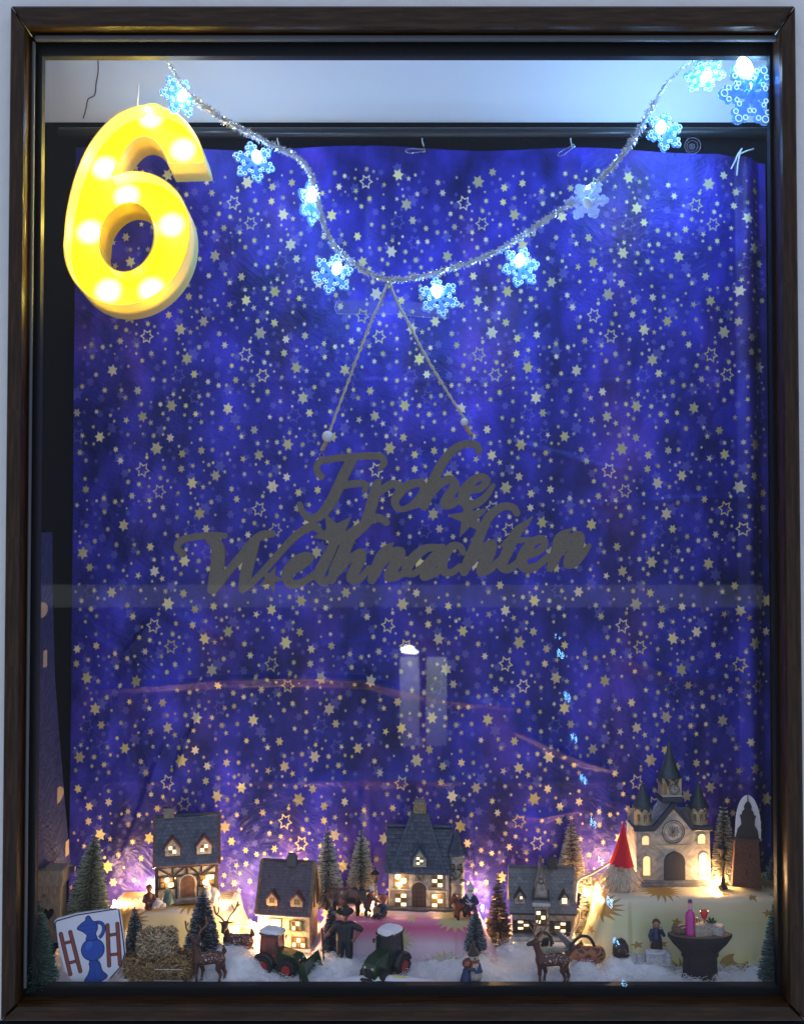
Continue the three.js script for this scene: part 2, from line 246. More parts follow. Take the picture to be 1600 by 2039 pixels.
// ---------------------------------------------------------------- starry cloth
const CL = W(147, 1000, .335).x, CR = W(1530, 1000, .335).x, CT = W(800, 296, .335).y, CB = FLOOR + .01;
{
  const n = 2048, cv = document.createElement('canvas'); cv.width = cv.height = n; const c = cv.getContext('2d'), wm = CR - CL, hm = CT - CB, kx = n / wm, ky = n / hm;
  const img = c.createImageData(n, n), D = img.data, small = 512, lo = new Float32Array(small * small * 2), lo2 = new Float32Array(small * small);
  for (let j = 0; j < small; j++) for (let i = 0; i < small; i++) { const u = i / small, v = j / small; lo[(j * small + i) * 2] = fbm(u * 17, v * 6, 2, 4); lo[(j * small + i) * 2 + 1] = fbm(u * 30 + 5, v * 24, 8, 4); lo2[j * small + i] = fbm(u * 10 + 2, v * 5 + 1, 15, 4) + .12 * (v - .4); }  // purple rising towards the hem stands in for warm light from the village
  for (let j = 0; j < n; j++) for (let i = 0; i < n; i++) {
    const o = (j * n + i) * 4, q = ((j >> 2) * small + (i >> 2)) * 2, a = lo[q], b = lo[q + 1], g = (R() - .5) * 9, m = .5 + 1.1 * a + .9 * b, weave = ((i >> 1) % 2) * 3;
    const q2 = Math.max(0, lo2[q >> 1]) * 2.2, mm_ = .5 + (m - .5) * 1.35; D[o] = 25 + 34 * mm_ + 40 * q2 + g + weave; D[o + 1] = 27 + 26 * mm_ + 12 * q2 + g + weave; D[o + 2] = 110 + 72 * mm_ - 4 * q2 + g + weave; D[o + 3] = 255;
  }
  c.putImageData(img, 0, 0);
  const star = (x, y, r, p, deg, fill, line) => { c.beginPath(); starPts(x, y, r, r * (p > 5 ? (r > 9 * mm ? .56 : .48) : .40), deg, p).forEach(([a, b], i) => i ? c.lineTo(a, b) : c.moveTo(a, b)); c.closePath(); if (line) { c.strokeStyle = fill; c.lineWidth = line; c.stroke(); } else { c.fillStyle = fill; c.fill(); } };
  const mm = kx / 1000, used2 = [];
  const free = (x, y, r) => { for (const [a, b, q] of used2) if (Math.hypot(a - x, (b - y)) < q + r) return false; used2.push([x, y, r]); return true; };
  // the printed motif comes back in a drop-repeat of about 0.22 by 0.31 m
  const motif = []; for (const [count, r0, r1, kind] of [[7, 12.5, 15.5, 0], [2, 13, 15.5, 1], [9, 8.5, 10.5, 0], [46, 5.4, 8, 0], [34, 3.5, 5, 0]]) {
    let k = 0, tries = 0; while (k < count && tries++ < 1500) { const near = r1 < 10 && R() < .62 ? motif[Math.floor(R() * 9)] : null, x = near ? (near[0] + rr(-52, 52) + 270) % 270 : R() * 270, y = near ? (near[1] + rr(-52, 52) + 360) % 360 : R() * 360, r = rr(r0, r1); let ok = true; for (const m of motif) for (const [ox, oy] of [[0, 0], [270, 0], [-270, 0], [0, 360], [0, -360]]) if (Math.hypot(m[0] + ox - x, m[1] + oy - y) < m[2] + r + (r > 9 ? 9 : 4)) ok = false; if (!ok) continue; motif.push([x, y, r, kind, R() < .5 ? 6 : 5, R() * 60]); k++; }
  }
  const pass = (dx, dy, alpha, dull) => {
    for (let gy = -1; gy < 6; gy++) for (let gx = -1; gx < 7; gx++) for (const [x, y, r, kind, p, deg] of motif) {
      const X = (x + gx * 270 + dx + gy * 31 + 3 * noise(gx, gy, x)) * mm, Y = (y + gy * 360 + dy + (gx % 2 ? 90 : 0) + 3 * noise(gy, gx, y)) * ky / 1000; if (Y < 0.02 * n + 12 * mm || X < 6 * mm || X > n - 6 * mm) continue;
      if (dull && r < 5) continue;
      const w = rr(.80, 1.09), gy_ = rr(.82, 1.12), col = dull ? `rgba(142,140,200,${alpha})` : `rgba(${230 * w | 0},${212 * w | 0},${Math.min(215, 160 * w * gy_) | 0},${alpha})`;
      star(X, Y, r * mm * (dull ? 1.05 : 1), r > 9 ? 6 : p, deg, col, kind === 1 ? 2.6 * mm : 0);
    }
  };
  pass(113, 141, .42, true); pass(0, 0, .97, false);
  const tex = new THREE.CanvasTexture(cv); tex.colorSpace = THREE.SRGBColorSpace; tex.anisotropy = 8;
  // the hanging sheet with its folds and creases
  const px = (x, y) => { const v = W(x, y, .335); return [v.x, v.y]; };
  const ridge = (pts, h, w) => ({ p: pts.map((q) => px(...q)), h, w });
  const ridges = [
    ridge([[200, 1372], [310, 1362], [450, 1350], [600, 1345], [720, 1350], [800, 1370], [900, 1392], [1035, 1408]], .022, .009), ridge([[1015, 1448], [1060, 1466], [1110, 1490], [1165, 1514], [1220, 1530]], .018, .007),
    ridge([[1020, 1618], [1080, 1622], [1145, 1612]], .009, .006), ridge([[1000, 872], [1080, 895], [1200, 930], [1260, 936]], .006, .008), ridge([[1240, 1000], [1400, 990], [1520, 992]], .006, .008),
    ridge([[1180, 1290], [1340, 1342], [1515, 1352]], .011, .012), ridge([[600, 1552], [760, 1546], [930, 1552]], .009, .012), ridge([[315, 1212], [400, 1245], [540, 1300]], .008, .012), ridge([[540, 1292], [760, 1272], [980, 1268]], .004, .007),
    ridge([[150, 1250], [250, 1300], [320, 1216]], .006, .01), ridge([[330, 1600], [370, 1480], [410, 1400]], .008, .012), ridge([[250, 1700], [300, 1560], [330, 1480]], .008, .014), ridge([[1400, 1210], [1470, 1214], [1515, 1208]], .007, .01),
    ridge([[928, 1560], [934, 1680], [940, 1800]], .008, .01), ridge([[735, 1560], [742, 1680], [738, 1800]], .007, .01), ridge([[1130, 1000], [1230, 1002], [1240, 1000]], .004, .006),
  ];
  const segd = (x, y, P2) => { let m = 1e9, tt = 0, sg = 0; for (let i = 0; i < P2.length - 1; i++) { const [ax, ay] = P2[i], [bx, by] = P2[i + 1], dx = bx - ax, dy = by - ay, t = Math.min(1, Math.max(0, ((x - ax) * dx + (y - ay) * dy) / (dx * dx + dy * dy))), d = Math.hypot(x - ax - t * dx, y - ay - t * dy); if (d < m) { m = d; tt = (i + t) / (P2.length - 1); sg = y - ay - t * dy; } } return [m, tt, sg]; };
  const nx = 330, ny = 400, g = new THREE.PlaneGeometry(wm, hm, nx, ny), p = g.attributes.position;
  const xf = px(725, 1000)[0];
  for (let i = 0; i < p.count; i++) {
    const u = p.getX(i) / wm + .5, v = .5 - p.getY(i) / hm; let x = CL + u * wm, y = CT - v * hm, z = .010 + .006 * v;
    z += .008 * fbm(x * 4, y * 1.6, 3, 3) + .0032 * fbm(x * 14, y * 7, 5, 3) * (.4 + v) + .004 * fbm(x * 38, y * 26, 9, 2) * (.15 + v);
    z -= .004 * Math.exp(-(((x - xf) / .01) ** 2));                                                      // packing fold
    for (const r of ridges) { const [d, t, sg] = segd(x, y, r.p), tp = Math.sin(Math.PI * Math.min(1, Math.max(0, t * .98 + .01))) ** .7, L = r.w * 2.6 * (.35 + .65 * tp); if (d < L * 1.6) z += r.h * 1.25 * tp * (sg > 0 ? Math.exp(-((d / (r.w * .55)) ** 2)) : Math.max(0, 1 - d / L)); }
    for (const hy of [px(0, 1165)[1], px(0, 760)[1], px(0, 1555)[1]]) z += .0018 * Math.exp(-(((y - hy) / .006) ** 2));
    y += (v < .2 ? (1 - v / .2) : 0) * (.006 * Math.sin(u * 19) - .012 * Math.max(0, u - .55) * 2 - (u > .93 ? (u - .93) * .35 : 0));
    if (u > .955) { const e = (u - .955) / .045; z += .016 * Math.sin(e * Math.PI * 1.6); }
    p.setXYZ(i, x, y, BACK + .004 + Math.max(z, .001));
  }
  g.computeVertexNormals();
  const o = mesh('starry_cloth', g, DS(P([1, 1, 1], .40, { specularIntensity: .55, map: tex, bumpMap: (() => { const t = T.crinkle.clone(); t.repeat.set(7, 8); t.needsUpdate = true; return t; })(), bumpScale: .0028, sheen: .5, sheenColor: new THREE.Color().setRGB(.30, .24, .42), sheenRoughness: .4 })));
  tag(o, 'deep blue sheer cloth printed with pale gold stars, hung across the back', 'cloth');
}
// strings and safety pins that carry the cloth
for (const [x, y, l] of [[553, 262, 'white string above the starry cloth beside the bright number'], [840, 265, 'white string holding the cloth, near the middle of the rail'], [1135, 268, 'white string above the pin nearest the suction cup']]) {
  const s = thing('hanging_string', l, 'string', W(x, y, .33), sc(.33), 0, 'strings over the starry cloth'); mesh('strand', tube([[0, 0, 0], [0, -18, 6], [3, -32, 14]], 1.3, 12, 5), mt.cord, s);
}
for (const [x, y, a, l] of [[822, 300, 5, 'steel safety pin in the cloth hem below the middle string'], [1122, 302, 35, 'steel safety pin sitting askew in the cloth hem']]) {
  const s = thing('safety_pin', l, 'safety pin', W(x, y, .315), sc(.315), 0, 'safety pins in the cloth hem'); s.rotation.z = a * Math.PI / 180;
  const m = M([.6, .6, .62], .25, { metalness: 1 }); mesh('wire', tube([[20, 0, 2], [-8, 3, 2], [-16, 0, 2], [-8, -5, 2], [20, -4, 2]], .8, 40, 5), m, s); mesh('clasp', rbox(7, 8, 3, 1.2, 21, -2, 2), m, s);
}
{ const s = thing('suction_cup', 'clear suction cup on the pane beside the snowflakes', 'suction cup', W(1378, 290, .006), sc(0)); mesh('cup', [new THREE.TorusGeometry(16, .7, 8, 40), new THREE.TorusGeometry(11, .5, 8, 36).translate(0, 0, -2), new THREE.TorusGeometry(5, .9, 8, 24).translate(0, 0, -4), ball(2, 0, 0, -5)], P([.8, .85, .95], .15, { transmission: .85, thickness: 0, ior: 1.3 }), s); }
{ const s = thing('string_bow', 'white string knotted with two loose ends at the cloth corner', 'string', W(1476, 296, .30), sc(.30)); mesh('strand', [tube([[0, 0, 0], [-10, -14, 5], [-16, -28, 5], [-23, -42, 3]], 1.7, 16, 6), tube([[0, 0, 0], [-6, -12, 6], [-10, -34, 5], [-12, -56, 4]], 1.7, 16, 6), tube([[-8, -14, 6], [6, -8, 8], [22, -2, 4]], 1.5, 14, 6), ball(3.2, -6, -12, 6)], mt.cord, s); }
// ---------------------------------------------------------------- lit number
{
  const D = .10, k = sc(D), cx = 262, cy = 405, g = thing('number_lamp', 'bright yellow light-up number 6 hanging from a white cord', 'lamp', W(cx, cy, D), k);
  g.rotation.set(-13 * Math.PI / 180, -3 * Math.PI / 180, 0);
  const q = (x, y) => [x - cx, (cy - y) * 1.155], st = (pts, r) => pts.map(([x, y]) => [...q(x, y), r]);
  const oval = Array.from({ length: 25 }, (_, i) => { const a = i / 24 * 2 * Math.PI; return [258 + 91 * Math.cos(a), 470 + 97 * Math.sin(a)]; });
  const fB = strokesField([st(oval, 37), st([[168, 480], [169, 410], [181, 345], [206, 287]], 38)]), fT = strokesField([st([[168, 480], [169, 410], [181, 345], [206, 287], [240, 251], [277, 241], [314, 250], [344, 277], [364, 312], [374, 350]], 38)]);
  const cut = q(0, 331)[1], bot = q(0, 601)[1];
  const f = (x, y) => { let d = fT(x, y); if (x + cx > 300) d = Math.max(d, cut - y); return Math.max(Math.min(d, fB(x, y)), bot - y); };
  const field = (o) => (x, y) => f(x, y) + o, B = [-150, -262, 145, 262, 2];
  const wallS = contour((x, y) => Math.max(f(x, y), -(f(x, y) + 3.2)), ...B.slice(0, 4), 1.6), floorS = contour(field(3), ...B), depth = 62;
  const shell = P([.88, .76, .26], .55, { transmission: .42, thickness: 0 }), tray = P([.86, .60, .002], .5), out = [];
  const inner = P([.90, .76, .03], .5, { transmission: .3, thickness: 0 }); for (const s of wallS) { const bb = new THREE.Box2().setFromPoints(s.getPoints()); mesh(bb.max.x - bb.min.x < 170 ? 'opening_wall' : 'side_wall', extr(s, depth, 0).translate(0, 0, -depth), bb.max.x - bb.min.x < 170 ? inner : shell, g, 60); }
  mesh('back_panel', floorS.map((s) => extr(s, 3, 0)).map((e) => e.translate(0, 0, -depth * .62)), tray, g, 60);
  const glowM = M([.86, .66, .008], .5, { emissive: new THREE.Color().setRGB(1, .93, .62), emissiveIntensity: 4.5, emissiveMap: dataTex(128, (u, v) => { const r = Math.hypot(u - .5, v - .5) * 2; return Math.max(0, 1 - r) ** 1.3; }) });  // bloom round each bulb, painted as a fading emissive disc on the tray
  const bulbs = [[286, 226], [358, 296], [196, 328], [247, 386], [176, 455], [344, 446], [224, 570], [312, 570]];
  for (const [x, y] of bulbs) {
    const [a, b] = q(x - 9, y - 15), m = mesh('bulb', ball(10, a, b, -depth * .62 + 4, 1, 1, .8, 18), mt.bulb, g); mesh('painted_glow_disc', new THREE.CircleGeometry(33, 36).translate(a, b, -depth * .62 + 3.6), glowM, g);
    const l = new THREE.PointLight(SIX_C, SIX_I, 0, 2); l.position.set(a, b, -depth * .62 + 26); l.castShadow = true; l.shadow.radius = .4; g.add(l);
  }
  const top = onY(248, 116, CEIL - .004); const e = g.worldToLocal(W(248, 116, D)); g.updateMatrixWorld(true);
  mesh('hanging_cord', tube([[-14, 225, -30], [-14, 250, -30], [-14, 300, -30]], 1.6, 8, 6), mt.cord, g);
  mesh('cable', tube([[-112, 118, -60], [-128, 122, -70], [-130, 60, -72], [-134, 10, -74], [-138, -45, -76]], 1.8, 30, 6), M([.30, .30, .28], .6), g);
}
// ---------------------------------------------------------------- tinsel garland
const GP = [[333, 118, .12], [345, 140, .10], [365, 172, .08], [395, 202, .065], [430, 228, .05], [480, 257, .045], [540, 288, .045], [592, 314, .045], [617, 345, .045], [630, 392, .045], [642, 440, .045], [658, 478, .045], [690, 513, .042], [730, 541, .04], [772, 556, .04], [835, 551, .04], [930, 524, .045], [1008, 490, .045], [1080, 441, .045], [1130, 408, .045], [1182, 368, .045], [1235, 312, .05], [1270, 262, .06], [1294, 217, .07], [1318, 178, .08], [1350, 140, .10], [1384, 114, .12]];
{
  const curve = new THREE.CatmullRomCurve3(GP.map(([x, y, d]) => W(x, y, d))), g = thing('tinsel_garland', 'silver tinsel garland swagged across the top of the window', 'garland');
  mesh('wire', tube(curve.points, .0016, 200, 5), M([.5, .52, .55], .4, { metalness: .8 }), g);
  const v = [], n = 8200, P3 = (a) => v.push(a.x, a.y, a.z), L = curve.getLength();
  for (let i = 0; i < n; i++) {
    const t = R(), c = curve.getPointAt(t), thin = t < .09 || t > .9 ? .55 : 1; if (thin < 1 && R() < .45) continue;
    const dir = V(rr(-1, 1), rr(-1, 1), rr(-1, 1)).normalize(), side = V(rr(-1, 1), rr(-1, 1), rr(-1, 1)).cross(dir).normalize().multiplyScalar(rr(.0007, .0013)), l = rr(.005, .0135) * thin;
    const a = c.clone(), b = c.clone().addScaledVector(dir, l * .6).add(V(rr(-1, 1), rr(-1, 1), rr(-1, 1)).multiplyScalar(.0012)), e = c.clone().addScaledVector(dir, l);
    const A = a.clone().sub(side), A2 = a.clone().add(side), Bq = b.clone().sub(side), B2 = b.clone().add(side), E = e.clone().add(V(0, -.001, 0));
    for (const w of [A, A2, B2, A, B2, Bq, Bq, B2, E]) P3(w);
  }
  const gg = new THREE.BufferGeometry(); gg.setAttribute('position', new THREE.Float32BufferAttribute(v, 3)); gg.computeVertexNormals();
  stuff(mesh('foil_fringe', gg, DS(M([.80, .82, .86], .22, { metalness: .85 })), g));
}
// ---------------------------------------------------------------- snowflake lights
{
  const arm = (a) => {
    const l = [], p = (r, s) => [Math.cos(a) * r - Math.sin(a) * s, Math.sin(a) * r + Math.cos(a) * s];
    l.push(bar([0, 0, 0], [...p(36, 0), 0], 7, 7));
    for (const [r, s, q] of [[37, 0, 7.5], [31, 7.5, 5.6], [31, -7.5, 5.6], [20, 8, 5.2], [20, -8, 5.2], [26, 0, 6]]) { const [x, y] = p(r, s); l.push(ball(q, x, y, 0, 1, 1, .62, 12)); }
    l.push(bar([...p(12, 0), 0], [...p(20, 8), 0], 4.5, 5), bar([...p(12, 0), 0], [...p(20, -8), 0], 4.5, 5));
    return l;
  };
  const ice = P([.30, .62, .95], .08, { transmission: .72, thickness: 0, ior: 1.49, clearcoat: 1, emissive: new THREE.Color().setRGB(.20, .62, 1), emissiveIntensity: .42 }), rimM = P([.6, .8, 1], .1, { clearcoat: 1, emissive: new THREE.Color().setRGB(.45, .80, 1), emissiveIntensity: .85 });
  const iceOff = P([.50, .58, .80], .18, { transmission: .35, thickness: 0, ior: 1.49, clearcoat: 1, emissive: new THREE.Color().setRGB(.2, .3, .6), emissiveIntensity: .12 });  // unlit crystal keeps a faint blue glow in its material
  const ledM = M([.9, .95, 1], .3, { emissive: new THREE.Color().setRGB(.72, .9, 1), emissiveIntensity: 14 }), ledOff = M([.6, .7, .85], .4);
  const crystal = geo([0, 1, 2, 3, 4, 5].map((i) => arm(Math.PI / 6 + i * Math.PI / 3)).concat([ball(9, 0, 0, 0, 1, 1, .6)])), rims = geo([0, 1, 2, 3, 4, 5].map((i) => { const a = Math.PI / 6 + i * Math.PI / 3; return [[37, 0, 5], [31, 7.5, 3.6], [31, -7.5, 3.6], [20, 8, 3.2], [20, -8, 3.2]].map(([r, s, q]) => new THREE.TorusGeometry(q * .86, .8, 6, 16).translate(Math.cos(a) * r - Math.sin(a) * s, Math.sin(a) * r + Math.cos(a) * s, 3.8)); }));
  const list = [
    [357, 192, .09, -25, [-.1, .75, 0], 1, 'clear snowflake light glowing blue beside the top of the bright number', [6, 2]], [506, 323, .045, 12, [-.1, .2, 0], 1, 'clear snowflake light glowing blue under the left tinsel slope, below the black rail', [12, 14]],
    [616, 407, .045, 8, [0, 1.12, 0], 1, 'clear snowflake light seen nearly edge-on where the tinsel drops steeply', [0, 30]], [662, 546, .04, -14, [-.1, .2, 0], 1, 'clear snowflake light glowing blue just left of the tinsel low point', [10, 22]],
    [874, 592, .04, 10, [-.15, .15, 0], 1, 'clear snowflake light glowing blue just right of the twine knot', [-8, 20]], [1036, 532, .045, -16, [-.1, .35, 0], 1, 'clear snowflake light glowing blue under the rising right tinsel', [-14, 18]],
    [1168, 401, .045, 28, [.85, 0, .1], 0, 'unlit pale snowflake lying tilted along the right tinsel', [0, 0]], [1322, 263, .06, -8, [-.1, .3, 0], 1, 'clear snowflake light glowing blue beside the suction cup', [-20, 8]],
    [1402, 150, .08, -30, [1.15, .1, .1], 1, 'clear snowflake light tipped on edge under the top sash', [0, 4]], [1492, 190, .012, 20, [0, .15, .2], 1, 'largest clear snowflake light in the upper right corner of the pane', [16, 62]],
  ];
  let proto = null;
  for (const [x, y, d, deg, [rx, ry, rz], on, label, [lx, ly]] of list) {
    let o;
    if (!proto) { o = proto = thing('snowflake_light', label, 'snowflake light', V(0, 0, 0), 1, 0, 'snowflake lights on the tinsel'); mesh('crystal', crystal, ice, o); mesh('lobe_rims', rims, rimM, o); mesh('led', ball(11, 0, 0, 5, .85, 1.25, .6, 16), ledM, o); }
    else { o = proto.clone(); o.name = numbered('snowflake_light'); scene.add(o); tag(o, label, 'snowflake light', 'snowflake lights on the tinsel'); }
    o.userData = { ...o.userData }; o.position.copy(W(x, y, d)); o.scale.setScalar(sc(d) * (x > 1480 ? 1.55 : 1)); o.rotation.set(rx, ry, rz + deg * Math.PI / 180, 'YXZ');
    const led = o.children[2]; led.position.set(lx * .55, ly * .55, 2); if (!on) { o.children[0].material = iceOff; o.children[1].material = iceOff; led.material = ledOff; }
    if (on) { const p = new THREE.PointLight(LED_C, LED_I * (y < 270 ? 2.2 : .5), 0, 2); p.position.copy(W(x + lx * .6, y - ly * .6, d + .022)); p.castShadow = true; p.shadow.radius = .5; p.name = 'snowflake_glow'; o.attach(p); }
  }
}
// ---------------------------------------------------------------- lettering sign
{
  const D = .05, k = sc(D), cx = 765, cy = 1030, g = thing('lettering_sign', 'dark glittery wooden script sign reading Frohe Weihnachten', 'sign', W(cx, cy, D), k, 0);
  const S = [
    // F
    [[640, 949, 8], [631, 938, 8], [634, 922, 8], [655, 915, 8], [700, 910, 8.5], [738, 908, 8.5], [760, 911, 8.5], [764, 922, 8], [757, 933, 6.5]], [[597, 1004, 6.5], [603, 1020, 7.5], [614, 1031, 8.5], [632, 1030, 10.5], [651, 1012, 12], [668, 982, 12.5], [685, 945, 12.5], [700, 916, 12]],
    [[678, 968, 8], [700, 964, 8.5], [722, 963, 8], [730, 968, 7], [724, 978, 5.5]],
    // r
    [[760, 954, 2], [751, 963, 9], [745, 985, 12], [737, 1015, 12.5], [727, 1042, 12], [706, 1064, 11]], [[744, 988, 8], [760, 976, 9], [780, 964, 9.5], [794, 966, 9]],
    // o
    [[838, 960, 8.5], [812, 967, 10.5], [792, 985, 11], [786, 1003, 9], [797, 1014, 7], [815, 1009, 7.5], [833, 994, 9.5], [844, 975, 10], [838, 960, 8.5]], [[815, 1010, 7], [835, 1004, 7], [850, 996, 7]],
    // h
    [[953, 897, 8.5], [946, 886, 8.5], [928, 884, 8.5], [906, 893, 9.5], [886, 914, 10.5], [868, 945, 11.5], [855, 977, 12], [844, 1008, 10]], [[855, 990, 7], [874, 966, 9.5], [895, 955, 10], [905, 965, 10.5], [893, 988, 12], [885, 1004, 10.5], [898, 1006, 8.5], [918, 990, 7]],
    // e
    [[915, 1000, 7], [934, 978, 8.5], [957, 972, 8.5], [969, 957, 8.5], [958, 950, 9], [938, 960, 10.5], [923, 983, 13], [926, 1002, 12], [944, 1004, 10], [965, 990, 8.5], [981, 967, 6]],
    // W
    [[365, 1103, 8], [354, 1091, 8], [363, 1076, 8], [391, 1069, 8], [424, 1066, 8], [449, 1067, 7]], [[418, 1074, 9], [434, 1088, 14], [435, 1118, 15], [430, 1150, 14], [423, 1174, 10]], [[428, 1176, 7], [441, 1160, 8], [454, 1140, 9], [485, 1103, 10], [506, 1077, 10], [524, 1065, 9.5], [542, 1063, 8.5]],
    [[508, 1080, 11], [501, 1100, 13.5], [494, 1130, 13.5], [488, 1158, 12.5], [484, 1174, 8]], [[490, 1172, 7], [505, 1158, 8], [523, 1140, 8.5], [554, 1105, 8.5], [584, 1072, 9], [606, 1055, 9.5], [624, 1048, 10], [636, 1056, 8]],
    // e
    [[570, 1150, 7], [584, 1138, 8], [606, 1124, 8], [619, 1110, 8.5], [608, 1106, 8.5], [586, 1120, 11], [573, 1145, 13], [579, 1162, 10.5], [602, 1159, 8.5], [628, 1143, 8]],
    // i
    [[662, 1090, 11], [645, 1124, 13], [635, 1148, 12], [644, 1158, 9], [660, 1150, 8]],
    // h with its tall hook
    [[769, 1040, 8.5], [756, 1032, 9], [740, 1033, 10.5], [718, 1052, 12], [697, 1068, 14], [684, 1100, 14], [669, 1132, 13], [660, 1154, 10]], [[676, 1140, 6], [690, 1120, 8], [706, 1106, 9], [719, 1100, 9.5], [718, 1112, 12], [706, 1136, 12.5], [700, 1152, 11], [716, 1152, 8.5], [734, 1132, 8]],
    // n
    [[784, 1080, 2], [771, 1092, 9], [760, 1108, 13], [749, 1134, 13], [740, 1154, 10]], [[752, 1136, 7], [770, 1112, 9], [786, 1098, 10], [798, 1098, 9.5], [793, 1114, 12.5], [779, 1136, 12.5], [774, 1149, 10.5], [790, 1147, 8.5], [806, 1140, 8]],
    // a
    [[874, 1090, 8], [848, 1092, 9.5], [828, 1106, 11.5], [812, 1126, 12], [808, 1139, 9], [822, 1142, 8], [842, 1128, 8], [860, 1108, 8]], [[880, 1089, 8], [866, 1110, 12.5], [852, 1132, 12.5], [844, 1147, 10], [859, 1144, 8.5], [876, 1134, 8]],
    // c
    [[921, 1100, 7.5], [916, 1089, 8], [901, 1087, 9], [888, 1102, 10.5], [880, 1122, 11.5], [883, 1137, 10], [897, 1140, 8.5], [915, 1128, 7.5]],
    // h
    [[1028, 1022, 8], [1022, 1012, 8.5], [1007, 1008, 9], [988, 1015, 9.5], [971, 1032, 10.5], [958, 1058, 11.5], [946, 1086, 12.5], [932, 1118, 12.5], [923, 1138, 10]], [[938, 1122, 7], [952, 1104, 8.5], [966, 1088, 9.5], [979, 1082, 9.5], [976, 1098, 12], [961, 1126, 12.5], [957, 1138, 10.5], [972, 1135, 8.5], [990, 1118, 8]],
    // t
    [[1062, 1025, 1], [1048, 1042, 6.5], [1032, 1055, 10.5], [1020, 1074, 12.5], [1008, 1100, 12.5], [998, 1126, 11.5], [1009, 1133, 9.5], [1027, 1122, 8]], [[997, 1087, 4], [1012, 1076, 7], [1036, 1076, 7], [1054, 1073, 5]],
    // e
    [[1030, 1122, 7], [1046, 1108, 8.5], [1066, 1100, 9], [1083, 1086, 8.5], [1079, 1074, 9], [1062, 1078, 10], [1046, 1096, 12.5], [1037, 1118, 12.5], [1047, 1132, 10.5], [1068, 1126, 8.5], [1090, 1108, 8]],
    // n
    [[1138, 1052, 2], [1124, 1062, 8], [1112, 1074, 12], [1107, 1098, 12.5], [1100, 1118, 11.5], [1094, 1131, 9]], [[1104, 1114, 7], [1117, 1096, 9], [1134, 1075, 11], [1151, 1068, 11.5], [1149, 1084, 13], [1133, 1110, 12.5], [1130, 1122, 11.5], [1144, 1119, 9.5], [1160, 1102, 8], [1172, 1086, 5.5]],
  ].map((s) => s.map(([x, y, r]) => [x - cx, cy - y, r]));
  const sf = strokesField(S), stars = [starPts(668, 1062, 47, 20, 170), starPts(933, 1032, 44, 17, 117), starPts(540, 1152, 28, 11, -68)].map((p) => polyField(p.map(([x, y]) => [x - cx, cy - y])));
  const shapes = contour((x, y) => Math.min(sf(x, y) + 1.2, ...stars.map((q) => q(x, y))), -425, -165, 425, 160, 1.3);
  const mat = M([.20, .17, .13], .44, { map: dataTex(256, (u, v) =>   .86 + .14 * R() + .3 * per(u, v, 20, 3), true), bumpMap: T.fine, bumpScale: .0004, metalness: .5 });
  mesh('letters', shapes.map((s) => extr(s, 5.4, .8)), mat, g, 40);
  const L = (x, y, z = 3) => [x - cx, cy - y, z];
  const cords = [[[772, 560, 0], [757, 600, 2], [740, 636, 3], [715, 700, 3], [688, 772, 3], [655, 862, 3]], [[775, 560, 0], [792, 602, 2], [812, 640, 3], [846, 706, 3], [884, 770, 3], [925, 834, 3]]];
  for (const c of cords) {
    const curve = new THREE.CatmullRomCurve3(c.map((p) => V(...L(...p)))), strand = (ph) => { const pts = []; for (let i = 0; i <= 160; i++) { const t = i / 160, p = curve.getPoint(t), a = t * 70 + ph; pts.push(V(p.x + 1.7 * Math.cos(a) + .8 * noise(t * 30, ph), p.y, p.z + 1.7 * Math.sin(a))); } return tube(pts, 1.75, 320, 5); };
    const fuzz = []; for (let i = 0; i < 70; i++) { const p = curve.getPoint(R()); fuzz.push(tube([[p.x, p.y, p.z], [p.x + rr(-6, 6), p.y + rr(-6, 6), p.z + rr(-3, 4)], [p.x + rr(-12, 12), p.y + rr(-9, 9), p.z + rr(-3, 5)]], .22, 5, 3)); }
    mesh('twine', [strand(0), strand(Math.PI), fuzz], mt.twine, g);
  }
  mesh('knot', [ball(4.5, ...L(773, 560, 1)), tube([L(773, 560, 1), L(768, 572, 4), L(762, 590, 2)], 1.4, 8, 5)], mt.twine, g);
  mesh('bead', ball(11.5, ...L(652, 869), 1, 1, 1, 24), P([.66, .66, .66], .3, { clearcoat: .8 }), g); mesh('bead', ball(8, ...L(924, 840), 1, 1, 1, 22), P([.66, .66, .66], .3, { clearcoat: .8 }), g);
  const braid = (pts) => { const c = new THREE.CatmullRomCurve3(pts.map((p) => V(...L(...p)))), s = (ph) => { const o = []; for (let i = 0; i <= 40; i++) { const p = c.getPoint(i / 40), a = i * .55 + ph; o.push(V(p.x + 2.6 * Math.cos(a), p.y, p.z + 2.6 * Math.sin(a))); } return tube(o, 2.2, 80, 6); }; return [s(0), s(2.1), s(4.2)]; };
  mesh('braid', braid([[650, 878], [645, 888], [641, 897]]), M([.36, .26, .16], .95), g); mesh('braid', braid([[926, 846], [931, 856], [938, 866]]), M([.40, .26, .17], .95), g);
  const wire = M([.35, .34, .33], .35, { metalness: .9 }); for (const [x, y] of [[640, 906], [939, 873]]) mesh('wire_loop', new THREE.TorusGeometry(5, .9, 6, 20).rotateY(.6).translate(...L(x, y, 2)), wire, g);
}
